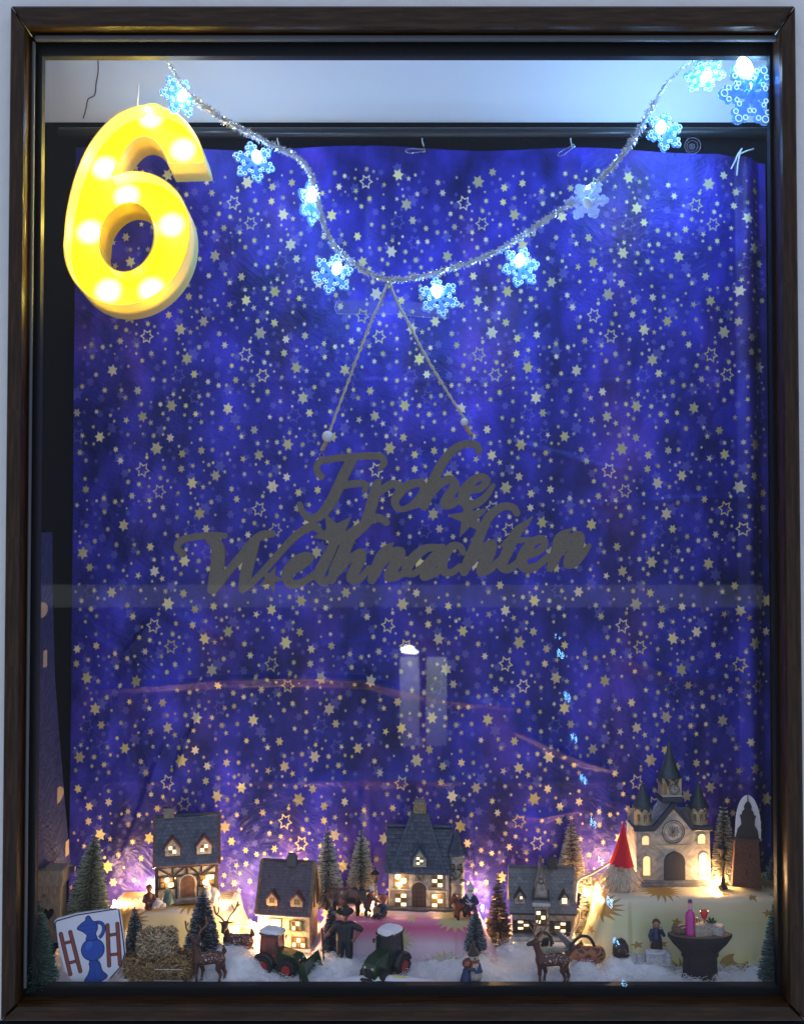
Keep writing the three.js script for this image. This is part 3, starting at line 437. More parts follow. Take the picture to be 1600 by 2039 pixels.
{ // clear tape that holds the sign's cord on the pane
  const g = thing('sticky_tape', 'clear sticky tape strip across the knot of the sign cord', 'tape', W(782, 612, .008), sc(.008)), v = new THREE.PlaneGeometry(228, 27, 40, 4), p = v.attributes.position;
  for (let i = 0; i < p.count; i++) { const x = p.getX(i), y = p.getY(i); p.setXYZ(i, x, y - .075 * Math.max(0, x), 1.2 * noise(x * .05, y * .05) + (Math.abs(x) > 105 ? 1.5 : 0)); } v.computeVertexNormals();
  mesh('strip', v, DS(P([.88, .93, 1], .18, { transmission: .93, thickness: 0, ior: 1.3 })), g); for (const e of [tube([[-112, -13, 0], [-60, -14, .5], [0, -13.5, .5]], .45, 20, 4), tube([[-112, 12, 0], [-116, 0, 1], [-112, -13, 0]], .6, 10, 4), tube([[20, -16, .5], [70, -20, .5], [112, -22, .5]], .45, 16, 4)]) mesh('edge', e, P([.7, .85, 1], .2, { transmission: .6, thickness: 0 }), g);
}
// ---------------------------------------------------------------- cloth-covered plinths
function printed(tint, washes, gold, seedN) { // sheer party cloth with gold suns, moons and stars
  seed_ = seedN; const n = 1024, cv = document.createElement('canvas'); cv.width = cv.height = n; const c = cv.getContext('2d');
  c.fillStyle = tint; c.fillRect(0, 0, n, n);
  for (const [y, h, col] of washes) { const g = c.createLinearGradient(0, y - h, 0, y + h); g.addColorStop(0, 'rgba(0,0,0,0)'.replace('0,0,0,0', col + ',0')); g.addColorStop(.5, `rgba(${col},.8)`); g.addColorStop(1, `rgba(${col},0)`); c.fillStyle = g; c.fillRect(0, y - h, n, 2 * h); }
  c.fillStyle = gold;
  const moon = (x, y, r, a) => { c.save(); c.translate(x, y); c.rotate(a); c.beginPath(); c.arc(0, 0, r, .5, 2 * Math.PI - .5); c.bezierCurveTo(r * .1, -r * .55, r * .1, r * .55, r * Math.cos(.5), r * Math.sin(.5)); c.fill(); c.restore(); };
  const sun = (x, y, r) => { c.beginPath(); starPts(x, y, r, r * .56, 7, 17).forEach(([a, b], i) => i ? c.lineTo(a, b) : c.moveTo(a, b)); c.fill(); };
  const st = (x, y, r) => { c.beginPath(); starPts(x, y, r, r * .42, R() * 70, 5).forEach(([a, b], i) => i ? c.lineTo(a, b) : c.moveTo(a, b)); c.fill(); };
  const placed = []; const put = (r, fn, k) => { let t = 0; while (k && t++ < 400) { const x = rr(40, n - 40), y = rr(40, n - 40); if (placed.every(([a, b, q]) => Math.hypot(a - x, b - y) > q + r + 26)) { placed.push([x, y, r]); fn(x, y, r); k--; } } };
  put(78, sun, 7); put(52, (x, y, r) => moon(x, y, r, rr(-1, 2)), 8); put(22, st, 26);
  const t = new THREE.CanvasTexture(cv); t.colorSpace = THREE.SRGBColorSpace; t.wrapS = t.wrapT = THREE.RepeatWrapping; return t;
}
function plinth(name, label, x0, x1, yTop, zBack, zFront, drop, tex, o = {}) { // a box under a draped cloth: flat top, soft edge, skirt flaring and folding
  const r = .02, P2 = [], per_ = [], nS = 190, nT = 26, flare = o.flare ?? .05, fold = o.fold ?? .010;
  const seq = [[x0, zBack], [x0, zFront], [x1, zFront], [x1, zBack]], len = [zFront - zBack, x1 - x0, zFront - zBack], tot = len[0] + len[1] + len[2];
  for (let i = 0; i <= nS; i++) {
    let s = i / nS * tot, k = 0; while (k < 2 && s > len[k]) { s -= len[k]; k++; }
    const t = s / len[k], a = seq[k], b = seq[k + 1], nrm = [[-1, 0], [0, 1], [1, 0]][k]; let nx = nrm[0], nz = nrm[1];
    const dc = (q) => Math.exp(-q / .022); // round the corners' normals
    if (k === 0) { nz += dc((1 - t) * len[0]); } if (k === 1) { nx += -dc(t * len[1]) + dc((1 - t) * len[1]); } if (k === 2) { nz += dc(t * len[2]); }
    const l = Math.hypot(nx, nz); P2.push([a[0] + t * (b[0] - a[0]), a[1] + t * (b[1] - a[1]), nx / l, nz / l, i / nS * tot]);
  }
  const pos = [], uv = [], idx = [];
  for (let i = 0; i <= nS; i++) for (let j = 0; j <= nT; j++) {
    const [x, z, nx, nz, s] = P2[i], t = j / nT, dn = drop * Math.max(0, (t - .1) / .9), round = Math.min(1, t / .1);
    const corner = Math.abs(nx * nz) > .15 ? 1 : 0, w = fold * t * (Math.sin(s * 42 + 2.4 * Math.sin(s * 11)) * .6 + 1.6 * fbm(s * 14, t * 1.2, o.seed || 1, 3)) + corner * .018 * t;
    const out = .010 * Math.sin(round * Math.PI / 2) + flare * t ** 1.25 + w;
    let X = x + nx * out, Z = Math.min(z + nz * out, -.006);
    pos.push(Math.min(X, RIGHT - .003), yTop - .006 * (1 - Math.cos(round * Math.PI / 2)) - dn + .002 * fbm(x * 30, z * 30, 2, 2), Z); uv.push(s / .62, .5 - (t * .1 + dn) / .62);
    if (i && j) { const a = (i - 1) * (nT + 1) + j - 1, b = a + nT + 1; idx.push(a, a + 1, b, b, a + 1, b + 1); }
  }
  const g = new THREE.BufferGeometry(); g.setAttribute('position', new THREE.Float32BufferAttribute(pos, 3)); g.setAttribute('uv', new THREE.Float32BufferAttribute(uv, 2)); g.setIndex(idx); g.computeVertexNormals();
  const top = new THREE.PlaneGeometry(x1 - x0, zFront - zBack, 40, 20).rotateX(-Math.PI / 2).translate((x0 + x1) / 2, yTop, (zBack + zFront) / 2), tp = top.attributes.position, tu = top.attributes.uv;
  for (let i = 0; i < tp.count; i++) { const x = tp.getX(i), z = tp.getZ(i), e = Math.min(1, Math.min(x - x0, x1 - x, zFront - z) / .02); tp.setY(i, yTop + .002 * fbm(x * 30, z * 30, 2, 2) + (e > .2 ? .002 * fbm(x * 20, z * 26, 4, 2) : 0)); tu.setXY(i, (x - x0 + len[0]) / .62, .5 - (z - zFront) / .62); } top.computeVertexNormals();
  const t = thing(name, label, 'cloth', V(0, 0, 0)); mesh('drape', [g, top], DS(P([1, 1, 1], .34, { map: tex, transmission: o.trans ?? .3, thickness: 0, clearcoat: .25, clearcoatRoughness: .3, bumpMap: T.bumps, bumpScale: .001 })), t);
  mesh('support', box(x1 - x0 - .012, yTop - FLOOR - .012, zFront - zBack - .012, (x0 + x1) / 2, (yTop + FLOOR) / 2 - .006, (zBack + zFront) / 2), M([.40, .34, .25], .9), t);
}
const texCream = printed('#f3ecd2', [[300, 200, '232,226,120'], [640, 120, '222,230,170'], [850, 170, '236,228,140']], '#b59343', 21), texPink = printed('#efd6e4', [[560, 90, '226,60,120'], [200, 120, '236,150,190'], [820, 130, '232,150,190']], '#d2c68a', 44);
const topL = W(360, 1806, .225).y, topM = W(840, 1822, .20).y, topR = W(1340, 1776, .20).y;
plinth('draped_plinth', 'cream cloth with gold moons draped over the plinth under the half-timbered house', W(240, 1800, .27).x, W(460, 1800, .27).x, topL, -.32, -.215, topL - FLOOR - .03, texCream, { seed: 3, flare: .045 });
plinth('draped_plinth', 'pink cloth with pale suns draped over the plinth under the blue-roofed manor', W(672, 1800, .25).x, W(935, 1800, .25).x, topM, -.32, -.185, topM - FLOOR - .03, texPink, { seed: 9, flare: .055 });
plinth('draped_plinth', 'pale yellow cloth with gold suns draped over the plinth under the church', W(1200, 1770, .25).x, RIGHT - .03, topR, -.33, -.175, topR - FLOOR - .02, texCream, { seed: 5, flare: .06 });
// ---------------------------------------------------------------- cotton wool snow
const anchors = [];                                                            // [x, z, y]: where things press into the cotton
const sitAt = (px, py, d, sink = .004) => { const p = W(px, py, d); anchors.push([p.x, p.z, p.y + sink]); return p; };
const baseCotton = (x, z) => -.900 + .20 * Math.max(0, -z - .16) * (.5 + .5 * noise(x * 4, 1)) + .026 * fbm(x * 7, z * 12, 4, 3) + .022 * fbm(x * 24, z * 28, 1, 4) * Math.min(1, -z / .04 + .15);
function cottonY(x, z) { let b = baseCotton(x, z), sw = 0, s = 0; for (const [ax, az, ay] of anchors) { const d2 = ((x - ax) ** 2 + (z - az) ** 2) / .0011, w = Math.exp(-d2); s += w * (ay - b); sw += w; } return b + (sw > 1 ? s / sw : s); }
function layCotton() {
  const x0 = -.75, x1 = .86, nx = 420, nz = 110, g = new THREE.PlaneGeometry(x1 - x0, .304, nx, nz).rotateX(-Math.PI / 2).translate((x0 + x1) / 2, 0, -.178), p = g.attributes.position;
  for (let i = 0; i < p.count; i++) { const x = p.getX(i), z = p.getZ(i); let y = cottonY(x, z) + .0035 * fbm(x * 90, z * 90, 2, 3); if (z > -.034) y = Math.min(y, -.896 + .003 * noise(x * 9, 2)); p.setY(i, y); }
  g.computeVertexNormals();
  const t = thing('cotton_snow', 'white fluffy cotton wool laid as snow along the front', 'cotton snow'); t.userData.kind = 'stuff'; delete t.userData.category;
  const mat = P([.86, .86, .88], 1, { sheen: 1, sheenColor: new THREE.Color().setRGB(.4, .4, .42), sheenRoughness: .8 });
  stuff(mesh('wadding', g, mat, t));
  const fib = geo(tube([[-6, 0, 0], [-2, 2.2, .6], [2, 2.6, -.5], [6, .3, .4]], .13, 6, 3)), n = 15000, im = new THREE.InstancedMesh(fib, mat, n), m = new THREE.Matrix4(), q = new THREE.Quaternion(), e = new THREE.Euler();
  for (let i = 0; i < n; i++) { const x = rr(-.73, .84), z = -.036 - .235 * R() ** 1.3, y0_ = cottonY(x, z); let y = y0_; e.set(rr(-.6, .6), rr(0, 6.3), rr(-.6, .6)); if (anchors.some(([ax, az]) => (ax - x) ** 2 + (az - z) ** 2 < .0006)) y -= .006; const s = rr(.0009, .0028); m.compose(V(x, z > -.045 ? Math.min(y, -.896) : y + rr(-.0015, .004), z), q.setFromEuler(e), V(s, s * rr(.6, 2.2), s)); im.setMatrixAt(i, m); }
  im.name = 'fibres'; stuff(im); im.castShadow = im.receiveShadow = true; t.add(im);
}
// ---------------------------------------------------------------- ceramic houses: built in photograph pixels, scaled to their depth
function win(p, x, y, z, w, h, cols, rows, lit, frame = mt.tan, o = {}) { // a window: frame with bars, its panes as children
  const b = o.bar || 1.6, parts = [box(w + 3, 2, 3, x, y + h / 2 + .5, z), box(w + 5, 2.4, 4.5, x, y - h / 2 - .8, z + .6), box(2, h, 3, x - w / 2 - .6, y, z), box(2, h, 3, x + w / 2 + .6, y, z)];
  for (let i = 1; i < cols; i++) parts.push(box(b, h, 2, x - w / 2 + w * i / cols, y, z + .1)); for (let j = 1; j < rows; j++) parts.push(box(w, b, 1.9, x, y - h / 2 + h * j / rows, z + .05));
  const f = mesh('window', parts, frame, p, 40);
  for (let j = 0; j < rows; j++) for (let i = 0; i < cols; i++) { const on = lit.includes(j * cols + i); const a = mesh('pane', rbox(w / cols - b * .8, h / rows - b * .8, 1, .3, x - w / 2 + w * (i + .5) / cols, y + h / 2 - h * (j + .5) / rows, z - .5, 1), on ? (o.dim ? mt.litDim : mt.lit) : mt.amber, f); }
  return f;
}
const arch = (w, h, x = 0, y = 0, point = 0) => { const s = new THREE.Shape(); s.moveTo(x - w / 2, y); s.lineTo(x + w / 2, y); s.lineTo(x + w / 2, y + h - w / 2); if (point) { s.quadraticCurveTo(x + w / 2, y + h - w * .12, x, y + h); s.quadraticCurveTo(x - w / 2, y + h - w * .12, x - w / 2, y + h - w / 2); } else s.absarc(x, y + h - w / 2, w / 2, 0, Math.PI, false); s.closePath(); return s; };
function dormer(p, x, y, z, w, h, wallM, roofM, lit, cols = 2, rows = 2) { // small gabled dormer standing on the roof slope
  const d = mesh('dormer', [extr(poly([[x - w / 2, y], [x + w / 2, y], [x + w / 2, y + h * .55], [x, y + h], [x - w / 2, y + h * .55]]), 22, .6).translate(0, 0, z - 22)], wallM, p, 40);
  const e = w * .62; mesh('dormer_roof', [slab([x - e, y + h * .46, z + 2.5], [x, y + h + 3, z + 2.5], [x, y + h + 3, z - 22], [x - e, y + h * .46, z - 22], 3), slab([x, y + h + 3, z + 2.5], [x + e, y + h * .46, z + 2.5], [x + e, y + h * .46, z - 22], [x, y + h + 3, z - 22], 3)], roofM, d, 40);
  const ww = w * .5, hh = h * .42; for (let j = 0; j < rows; j++) for (let i = 0; i < cols; i++) mesh('pane', rbox(ww / cols - 1, hh / rows - 1, 1.2, .3, x - ww / 2 + ww * (i + .5) / cols, y + h * .5 - hh * (j + .5) / rows + 2, z + .7, 1), lit.includes(j * cols + i) ? mt.lit : mt.amber, d);
  return d;
}
function gableRoof(p, w, y0, y1, depth, over, rows, tw, base, snow, mat = TILE) { // ridge along x; eaves over at the front
  const zf = over, zm = -depth / 2, zb = -depth - over, x0 = -w / 2, x1 = w / 2;
  const r = mesh('roof', [slab([x0, y0, zf], [x1, y0, zf], [x1, y1, zm], [x0, y1, zm], 4), slab([x1, y0, zb], [x0, y0, zb], [x0, y1, zm], [x1, y1, zm], 4), rbox(w + 1, 4, 5, 1.5, 0, y1, zm)], mat === TILE ? P(base, .5, { map: T.mottle }) : mat, p, 40);
  stuff(mesh('shingles', [shingles([x0, y0, zf], [x1, y0, zf], [x1, y1, zm], [x0, y1, zm], rows, tw, 1.3, snow, base), shingles([x1, y0, zb], [x0, y0, zb], [x0, y1, zm], [x1, y1, zm], rows, tw * 1.5, 1.2, snow, base)], TILE, r)); return r;
}
const gableWall = (w, h, peak, depth) => { const s = poly([[0, 0], [-depth, 0], [-depth, h], [-depth / 2, peak], [0, h]]); return extr(s, w, .5).rotateY(-Math.PI / 2).translate(w / 2, 0, 0); };
const glow = (p, x, y, z, i = 1, c = FAIRY_C) => { const l = new THREE.PointLight(c, FAIRY_I * i, 0, 2); l.position.set(x, y, z); l.castShadow = true; l.shadow.radius = .4; p.add(l); };

{ // half-timbered house
  const d = .245, g = thing('half_timbered_house', 'half-timbered ceramic house with slate roof, arched door and two lit dormers', 'model house', W(372, 1797, d), sc(d), 12, 'lit ceramic houses');
  g.userData.group = undefined; delete g.userData.group;
  const w = 118, h = 74, dp = 62;
  mesh('wall', [gableWall(w, h, 158, dp)], mt.cream, g, 110);
  mesh('base', [rbox(132, 9, 78, 3, 0, 4.5, -28), rbox(36, 5, 14, 2, 4, 9, 7)], mt.stone, g, 110);
  const b = [[[-58, 9, .6], [-58, 74, .6], 6], [[58, 9, .6], [58, 74, .6], 6], [[-58, 72, .6], [58, 72, .6], 5], [[-58, 53, .6], [58, 53, .6], 4], [[-58, 31, .6], [-22, 31, .6], 4], [[22, 31, .6], [58, 31, .6], 4], [[-28, 53, .8], [-28, 72, .8], 4], [[0, 53, .8], [0, 72, .8], 4], [[28, 53, .8], [28, 72, .8], 4], [[-55, 70, .7], [-32, 55, .7], 3.4], [[-24, 55, .7], [-4, 70, .7], 3.4], [[4, 70, .7], [24, 55, .7], 3.4], [[32, 55, .7], [55, 70, .7], 3.4], [[-20, 9, .6], [-20, 53, .6], 3.5], [[20, 9, .6], [20, 53, .6], 3.5], [[-58, 32, .6], [-58, 53, .6], 4]];
  for (const [p, q, t] of b) mesh('beam', bar(p, q, t, 3), mt.darkBeam, g, 110);
  mesh('fascia', rbox(128, 6, 4, 1.5, 0, 76, 6), mt.redBrown, g, 110);
  mesh('door', extr(arch(28, 44, 2, 9), 3, .8), mt.doorBrown, g, 110); mesh('door_surround', extr((() => { const s = arch(34, 48, 2, 8); s.holes.push(arch(28, 44, 2, 9)); return s; })(), 2.2, .4), mt.cream, g, 110);
  win(g, -38, 42, 1.2, 26, 20, 3, 2, [1, 5], mt.darkBeam); win(g, 39, 42, 1.2, 28, 20, 3, 2, [2, 4], mt.darkBeam);
  for (const [x, y, r] of [[-38, 47, 5.5], [-31, 36, 5], [-22, 50, 2.4], [36, 38, 6], [43, 48, 5.5], [52, 50, 2.2]]) mesh('lit_window_pane', ball(r, x, y, 1.4, 1, 1, .35), mt.lit, g);
  const r = gableRoof(g, 126, 76, 164, dp, 10, 13, 8, [.05, .058, .10], .3);
  mesh('chimney', [rbox(20, 20, 14, 1.5, -36, 170, -30), rbox(23, 4, 17, 1, -36, 178, -30)], mt.stone, r, 110);
  for (const x of [-63, 63]) mesh('barge_board', bar([x, 74, 10], [x, 164, -31], 5, 5), mt.redBrown, g, 110);
  dormer(g, -28, 95, 7, 29, 34, mt.cream, mt.redBrown, [0, 3], 2, 2); dormer(g, 33, 95, 7, 29, 34, mt.cream, mt.redBrown, [1, 2], 2, 2);
  mesh('fir', [lathe([[0, 36], [4, 31], [8, 25], [7, 24], [12, 17], [10.5, 16], [16, 6], [14, 4], [0, 3]], 14).translate(-37, 2, 12)], mt.teal, g, 30);
  mesh('snowman', [ball(9, 40, 14, 9), ball(6.5, 40, 25, 9), cyl(5, 5, 5, 40, 33, 9), cyl(7.5, 7.5, 1.4, 40, 31, 9), tube([[34, 20, 11], [40, 18.5, 15], [46, 21, 12]], 1.5, 10, 5)], mt.snow, g, 30);
  mesh('snow_mound', ball(9, -54, 8, 8, 1.3, .8, 1), mt.snow, g, 30); mesh('snow_mound', ball(11, 52, 10, 4, 1.1, 1.6, .9), mt.snow, g, 30);
  glow(g, -38, 42, 12, .25); glow(g, 40, 42, 12, .25);
}
{ // plain cottage with purple roof
  const d = .17, g = thing('cottage', 'cream stone cottage with a purple-brown roof and green shutters', 'model house', W(565, 1893, d), sc(d), -9), w = 104, h = 74, dp = 66;
  mesh('wall', gableWall(w, h, 160, dp), P([.52, .42, .28], .6, { map: T.mottle, bumpMap: T.bumps, bumpScale: .0008 }), g, 110); mesh('base', rbox(112, 7, 74, 2, 0, 3, -33), mt.snow, g, 110);
  const r = gableRoof(g, 108, 75, 166, dp, 8, 17, 6, [.085, .055, .085], .12); mesh('chimney', [rbox(20, 20, 14, 2, 8, 166, -31), rbox(16, 6, 10, 1, 8, 178, -31)], P([.11, .095, .10], .6), r, 110);
  { const m = P([.24, .15, .085], .5, { map: T.mottle }); for (const [x, z] of [[54, 9], [-54, 9], [54, -75]]) mesh('barge_board', bar([x, 72, z], [x, 166, -33], 6, 6), m, g, 110); mesh('eave_board', rbox(112, 4, 5, 1.5, 0, 73, 8), m, g, 110); }
  mesh('snow_edge', rbox(110, 2.5, 6, 1.2, 0, 71, 9), mt.snow, g);
  win(g, -18, 50, .8, 22, 20, 2, 2, [0, 1, 2, 3], mt.tan); const w2 = win(g, 24, 50, .8, 15, 18, 2, 2, [1, 2], mt.tan);
  for (const s of [-1, 1]) mesh('shutter', rbox(5.5, 19, 2, .8, 24 + s * 11.5, 50, 1.4), P([.05, .10, .055], .4), g);
  win(g, 30, 18, .8, 26, 18, 3, 2, [1, 3, 5], mt.doorBrown);
  dormer(g, -22, 90, 8, 22, 25, P([.50, .36, .22], .5), mt.redBrown, [], 2, 2); dormer(g, 28, 90, 8, 24, 25, P([.50, .36, .22], .5), mt.redBrown, [], 2, 2);
  mesh('gable_beam', [bar([52.5, 76, -10], [52.5, 140, -33], 4, 3), bar([52.5, 76, -56], [52.5, 140, -33], 4, 3), bar([52.5, 76, -33], [52.5, 140, -33], 4, 3)], mt.darkBeam, g, 110);
  glow(g, -18, 50, 14, .5); glow(g, 30, 22, 12, .15);
}
{ // manor
  const d = .235, g = thing('manor_house', 'grand ceramic manor with steep blue shingled roof and round corner turret', 'model house', W(832, 1815, d), sc(d), -4), w = 112, h = 78, dp = 60;
  const wall = P([.56, .49, .39], .5, { map: T.mottle, bumpMap: T.bumps, bumpScale: .00012, clearcoat: .25 });
  mesh('wall', [rbox(w, h, dp, 2, -2, h / 2 + 6, -dp / 2)], wall, g, 110); mesh('base', [rbox(146, 11, 80, 3, 8, 5, -28), rbox(40, 6, 12, 2, 2, 8, 10)], P([.10, .095, .10], .6, { map: T.mottle }), g, 110);
  mesh('string_course', [rbox(50, 3, 4, 1, -30, 42, .8), rbox(44, 3, 4, 1, 36, 42, .8), rbox(w + 2, 4, 4, 1.2, -2, 80, .8)], mt.greyWhite, g, 110);
  const roofM = P([.016, .026, .055], .5, { map: T.mottle });
  const x0 = -64, x1 = 66, ye = 78, yr = 158, zf = 8, zr = -30;
  const r = mesh('roof', [slab([x0, ye, zf], [x1, ye, zf], [x1, yr, zr], [x0, yr, zr], 5), slab([x1, ye, zf - 76], [x0, ye, zf - 76], [x0, yr, zr], [x1, yr, zr], 5), slab([x0, ye, zf - 76], [x0, ye, zf], [x0, yr, zr], [x0, yr, zr - .5], 3), slab([x1, ye, zf], [x1, ye, zf - 76], [x1, yr, zr - .5], [x1, yr, zr], 3)], roofM, g, 110);
  const base = [.013, .024, .06];
  stuff(mesh('shingles', [shingles([x0, ye, zf], [x1, ye, zf], [x1, yr, zr], [x0, yr, zr], 11, 8, 1.8, .34, base)], TILE, r));
  const hp = [[-52, 80, 13], [54, 80, 13], [18, 186, -22], [-14, 186, -22]];
  const hip = mesh('hip_roof', [slab(...hp, 4), slab([54, 80, 13], [54, 80, -60], [18, 186, -36], [18, 186, -22], 3), slab([-52, 80, -60], [-52, 80, 13], [-14, 186, -22], [-14, 186, -36], 3), rbox(34, 4, 16, 1, 2, 186, -29)], roofM, g, 110);
  stuff(mesh('shingles', [shingles(...hp, 14, 8, 1.8, .36, base), shingles([54, 80, 13], [54, 80, -60], [18, 186, -36], [18, 186, -22], 12, 9, 1.6, .3, base), shingles([-52, 80, -60], [-52, 80, 13], [-14, 186, -22], [-14, 186, -36], 12, 9, 1.6, .3, base)], TILE, hip));
  mesh('hip_ridge', [bar(hp[1], hp[2], 4, 4), bar(hp[0], hp[3], 4, 4), rbox(132, 5, 6, 2, 1, 78, 9), rbox(134, 5, 7, 2, 1, 159, -30)], mt.slateBlue, g, 110);
  mesh('chimney', [rbox(26, 16, 17, 2, 2, 193, -29), rbox(23, 8, 14, 2, 2, 204, -29)], P([.36, .26, .12], .5, { map: T.mottle }), hip, 40); mesh('chimney_cap', rbox(21, 6, 13, 1, 2, 210, -29), mt.stone, hip);
  dormer(g, 4, 92, 15, 26, 34, wall, mt.slateBlue, [0, 3, 4], 2, 3); mesh('dormer_finial', [ball(5, 4, 137, 4, .8, 1.6, .6), bar([-16, 122, 10], [-9, 132, 8], 3), bar([24, 122, 10], [17, 132, 8], 3)], mt.slateBlue, g, 30);
  win(g, -34, 61, 1, 22, 24, 2, 3, [0, 3, 4], mt.tan); win(g, -34, 22, 1, 22, 26, 2, 3, [1, 2, 5], mt.tan); win(g, 38, 61, 1, 21, 24, 2, 3, [1, 2, 5], mt.tan); win(g, 38, 22, 1, 21, 26, 2, 3, [0, 3, 4], mt.tan);
  for (const [x, y, q] of [[-41, 68, 5.4], [-28, 60, 5.6], [-37, 51, 6.2]]) mesh('lit_window_pane', ball(q, x, y, 1.8, 1, 1, .3), mt.lit, g);
  const doorM = P([.06, .028, .018], .45, { clearcoat: .4 }), dr = mesh('door', extr(arch(28, 49, 2, 8), 2.5, .6), doorM, g, 30); for (let j = 0; j < 4; j++) for (let i = 0; i < 3; i++) mesh('door_pane', rbox(5.4, 6, 1.4, .5, -5.5 + i * 7.5, 16 + j * 9, 3.4, 1), P([.09, .05, .03], .3), dr);
  mesh('door_surround', new THREE.TorusGeometry(16, 1.8, 8, 20, Math.PI).translate(2, 43, 1.6), mt.greyWhite, g); mesh('wreath', new THREE.TorusGeometry(6.5, 2.4, 8, 18).translate(4, 68, 2), P([.20, .15, .10], .6), g);
  mesh('turret', [cyl(15, 15, 118, 76, 60, -12, 20), cyl(17, 15, 6, 76, 56, -12, 20), cyl(16.5, 16.5, 3, 76, 96, -12, 20)], wall, g, 110);
  const tr = mesh('turret_roof', lathe([[0, 160], [2, 158], [6, 144], [12, 128], [19, 112], [17.5, 110], [0, 110]], 20).translate(76, 0, -12), roofM, g, 30);
  stuff(mesh('shingles', [0, 1, 2, 3, 4, 5, 6, 7].map((i) => { const a = i / 8 * 2 * Math.PI, b2 = (i + 1) / 8 * 2 * Math.PI, p = (q, t, y) => [76 + q * Math.cos(t), y, -12 + q * Math.sin(t)]; return shingles(p(20, b2, 111), p(20, a, 111), p(3, a, 156), p(3, b2, 156), 7, 7, 1.1, .25, base); }), TILE, tr));
  win(g, 68, 90, 2.4, 7, 9, 1, 1, [], mt.darkBeam); win(g, 82, 90, 2.4, 7, 9, 1, 1, [], mt.darkBeam); mesh('turret_beam', [bar([63, 80, 2], [72, 66, 3.5], 2), bar([74, 80, 4], [74, 64, 4], 2), bar([76, 66, 3.5], [88, 80, 0], 2), bar([63, 80, 2.4], [89, 80, 0], 2), bar([64, 64, 2], [88, 64, 0], 2)], mt.darkBeam, g, 30);
  win(g, 74, 28, 3.4, 9, 16, 1, 2, [0, 1], mt.tan, { dim: 1 }); mesh('corner_post', rbox(6, 76, 5, 1.5, 58, 44, -1), wall, g, 110);
  glow(g, -34, 58, 16, .25); glow(g, 38, 30, 14, .15);
}
{ // grey cottage with bell gable
  const d = .22, g = thing('gabled_cottage', 'grey ceramic cottage with a pointed centre gable and dark shutters', 'model house', W(1080, 1872, d), sc(d), -3), w = 118, h = 58, dp = 60;
  const wall = glaze([.46, .43, .40]), dark = P([.035, .03, .032], .5);
  mesh('wall', gableWall(w, h, 126, dp), wall, g, 110); mesh('base', [rbox(130, 8, 74, 3, 0, 4, -28)], mt.snow, g, 110);
  const rb = [.14, .135, .14], r = gableRoof(g, 132, 56, 134, dp, 11, 14, 9, rb, .28); mesh('chimney', [rbox(20, 18, 14, 2, 22, 140, -30), rbox(16, 6, 10, 1, 22, 150, -30)], dark, r, 110);
  mesh('eave_line', [rbox(54, 4, 5, 1.2, -38, 55, 11), rbox(54, 4, 5, 1.2, 38, 55, 11)], dark, g); 
  mesh('centre_bay', [rbox(26, 66, 24, 2, -4, 36, 3), extr(poly([[-17, 66], [9, 66], [11, 92], [4, 120], [-4, 158], [-12, 120], [-19, 92]]), 22, 1).translate(0, 0, -14)], wall, g, 110);
  mesh('centre_roof', [slab([-21, 88, 11], [-11, 120, 11], [-11, 120, -20], [-21, 88, -20], 3), slab([-11, 120, 11], [-4, 160, 11], [-4, 160, -20], [-11, 120, -20], 3), slab([3, 120, 11], [13, 88, 11], [13, 88, -20], [3, 120, -20], 3), slab([-4, 160, 11], [3, 120, 11], [3, 120, -20], [-4, 160, -20], 3)], P([.22, .17, .15], .5, { map: T.mottle }), g, 110);
  mesh('bay_trim', [rbox(34, 4, 8, 1.5, -4, 84, 11), bar([-18, 84, 14], [-18, 104, 12], 3), bar([10, 84, 14], [10, 104, 12], 3)], dark, g, 30); mesh('oculus', new THREE.TorusGeometry(5, 1.3, 8, 16).translate(-4, 118, 9), dark, g);
  mesh('snow_shelf', rbox(36, 8, 12, 3, -4, 74, 12), mt.snow, g);
  win(g, -5, 50, 15.6, 18, 26, 2, 3, [0, 3, 4], dark); win(g, -38, 29, 1, 22, 18, 2, 3, [0, 3, 4], dark); win(g, 34, 26, 1, 22, 20, 2, 3, [1, 2, 5], dark);
  for (const x of [-55, -21, 17, 51]) mesh('shutter', rbox(8, 21, 2.4, 1, x, 28, 1.6), dark, g); mesh('sill', [rbox(44, 4, 6, 1.5, -38, 15, 2), rbox(44, 4, 6, 1.5, 34, 13, 2)], dark, g);
  dormer(g, -45, 72, 6, 20, 26, wall, dark, [1], 2, 2); dormer(g, 42, 70, 6, 20, 26, wall, dark, [0, 1, 2, 3], 2, 2);
}
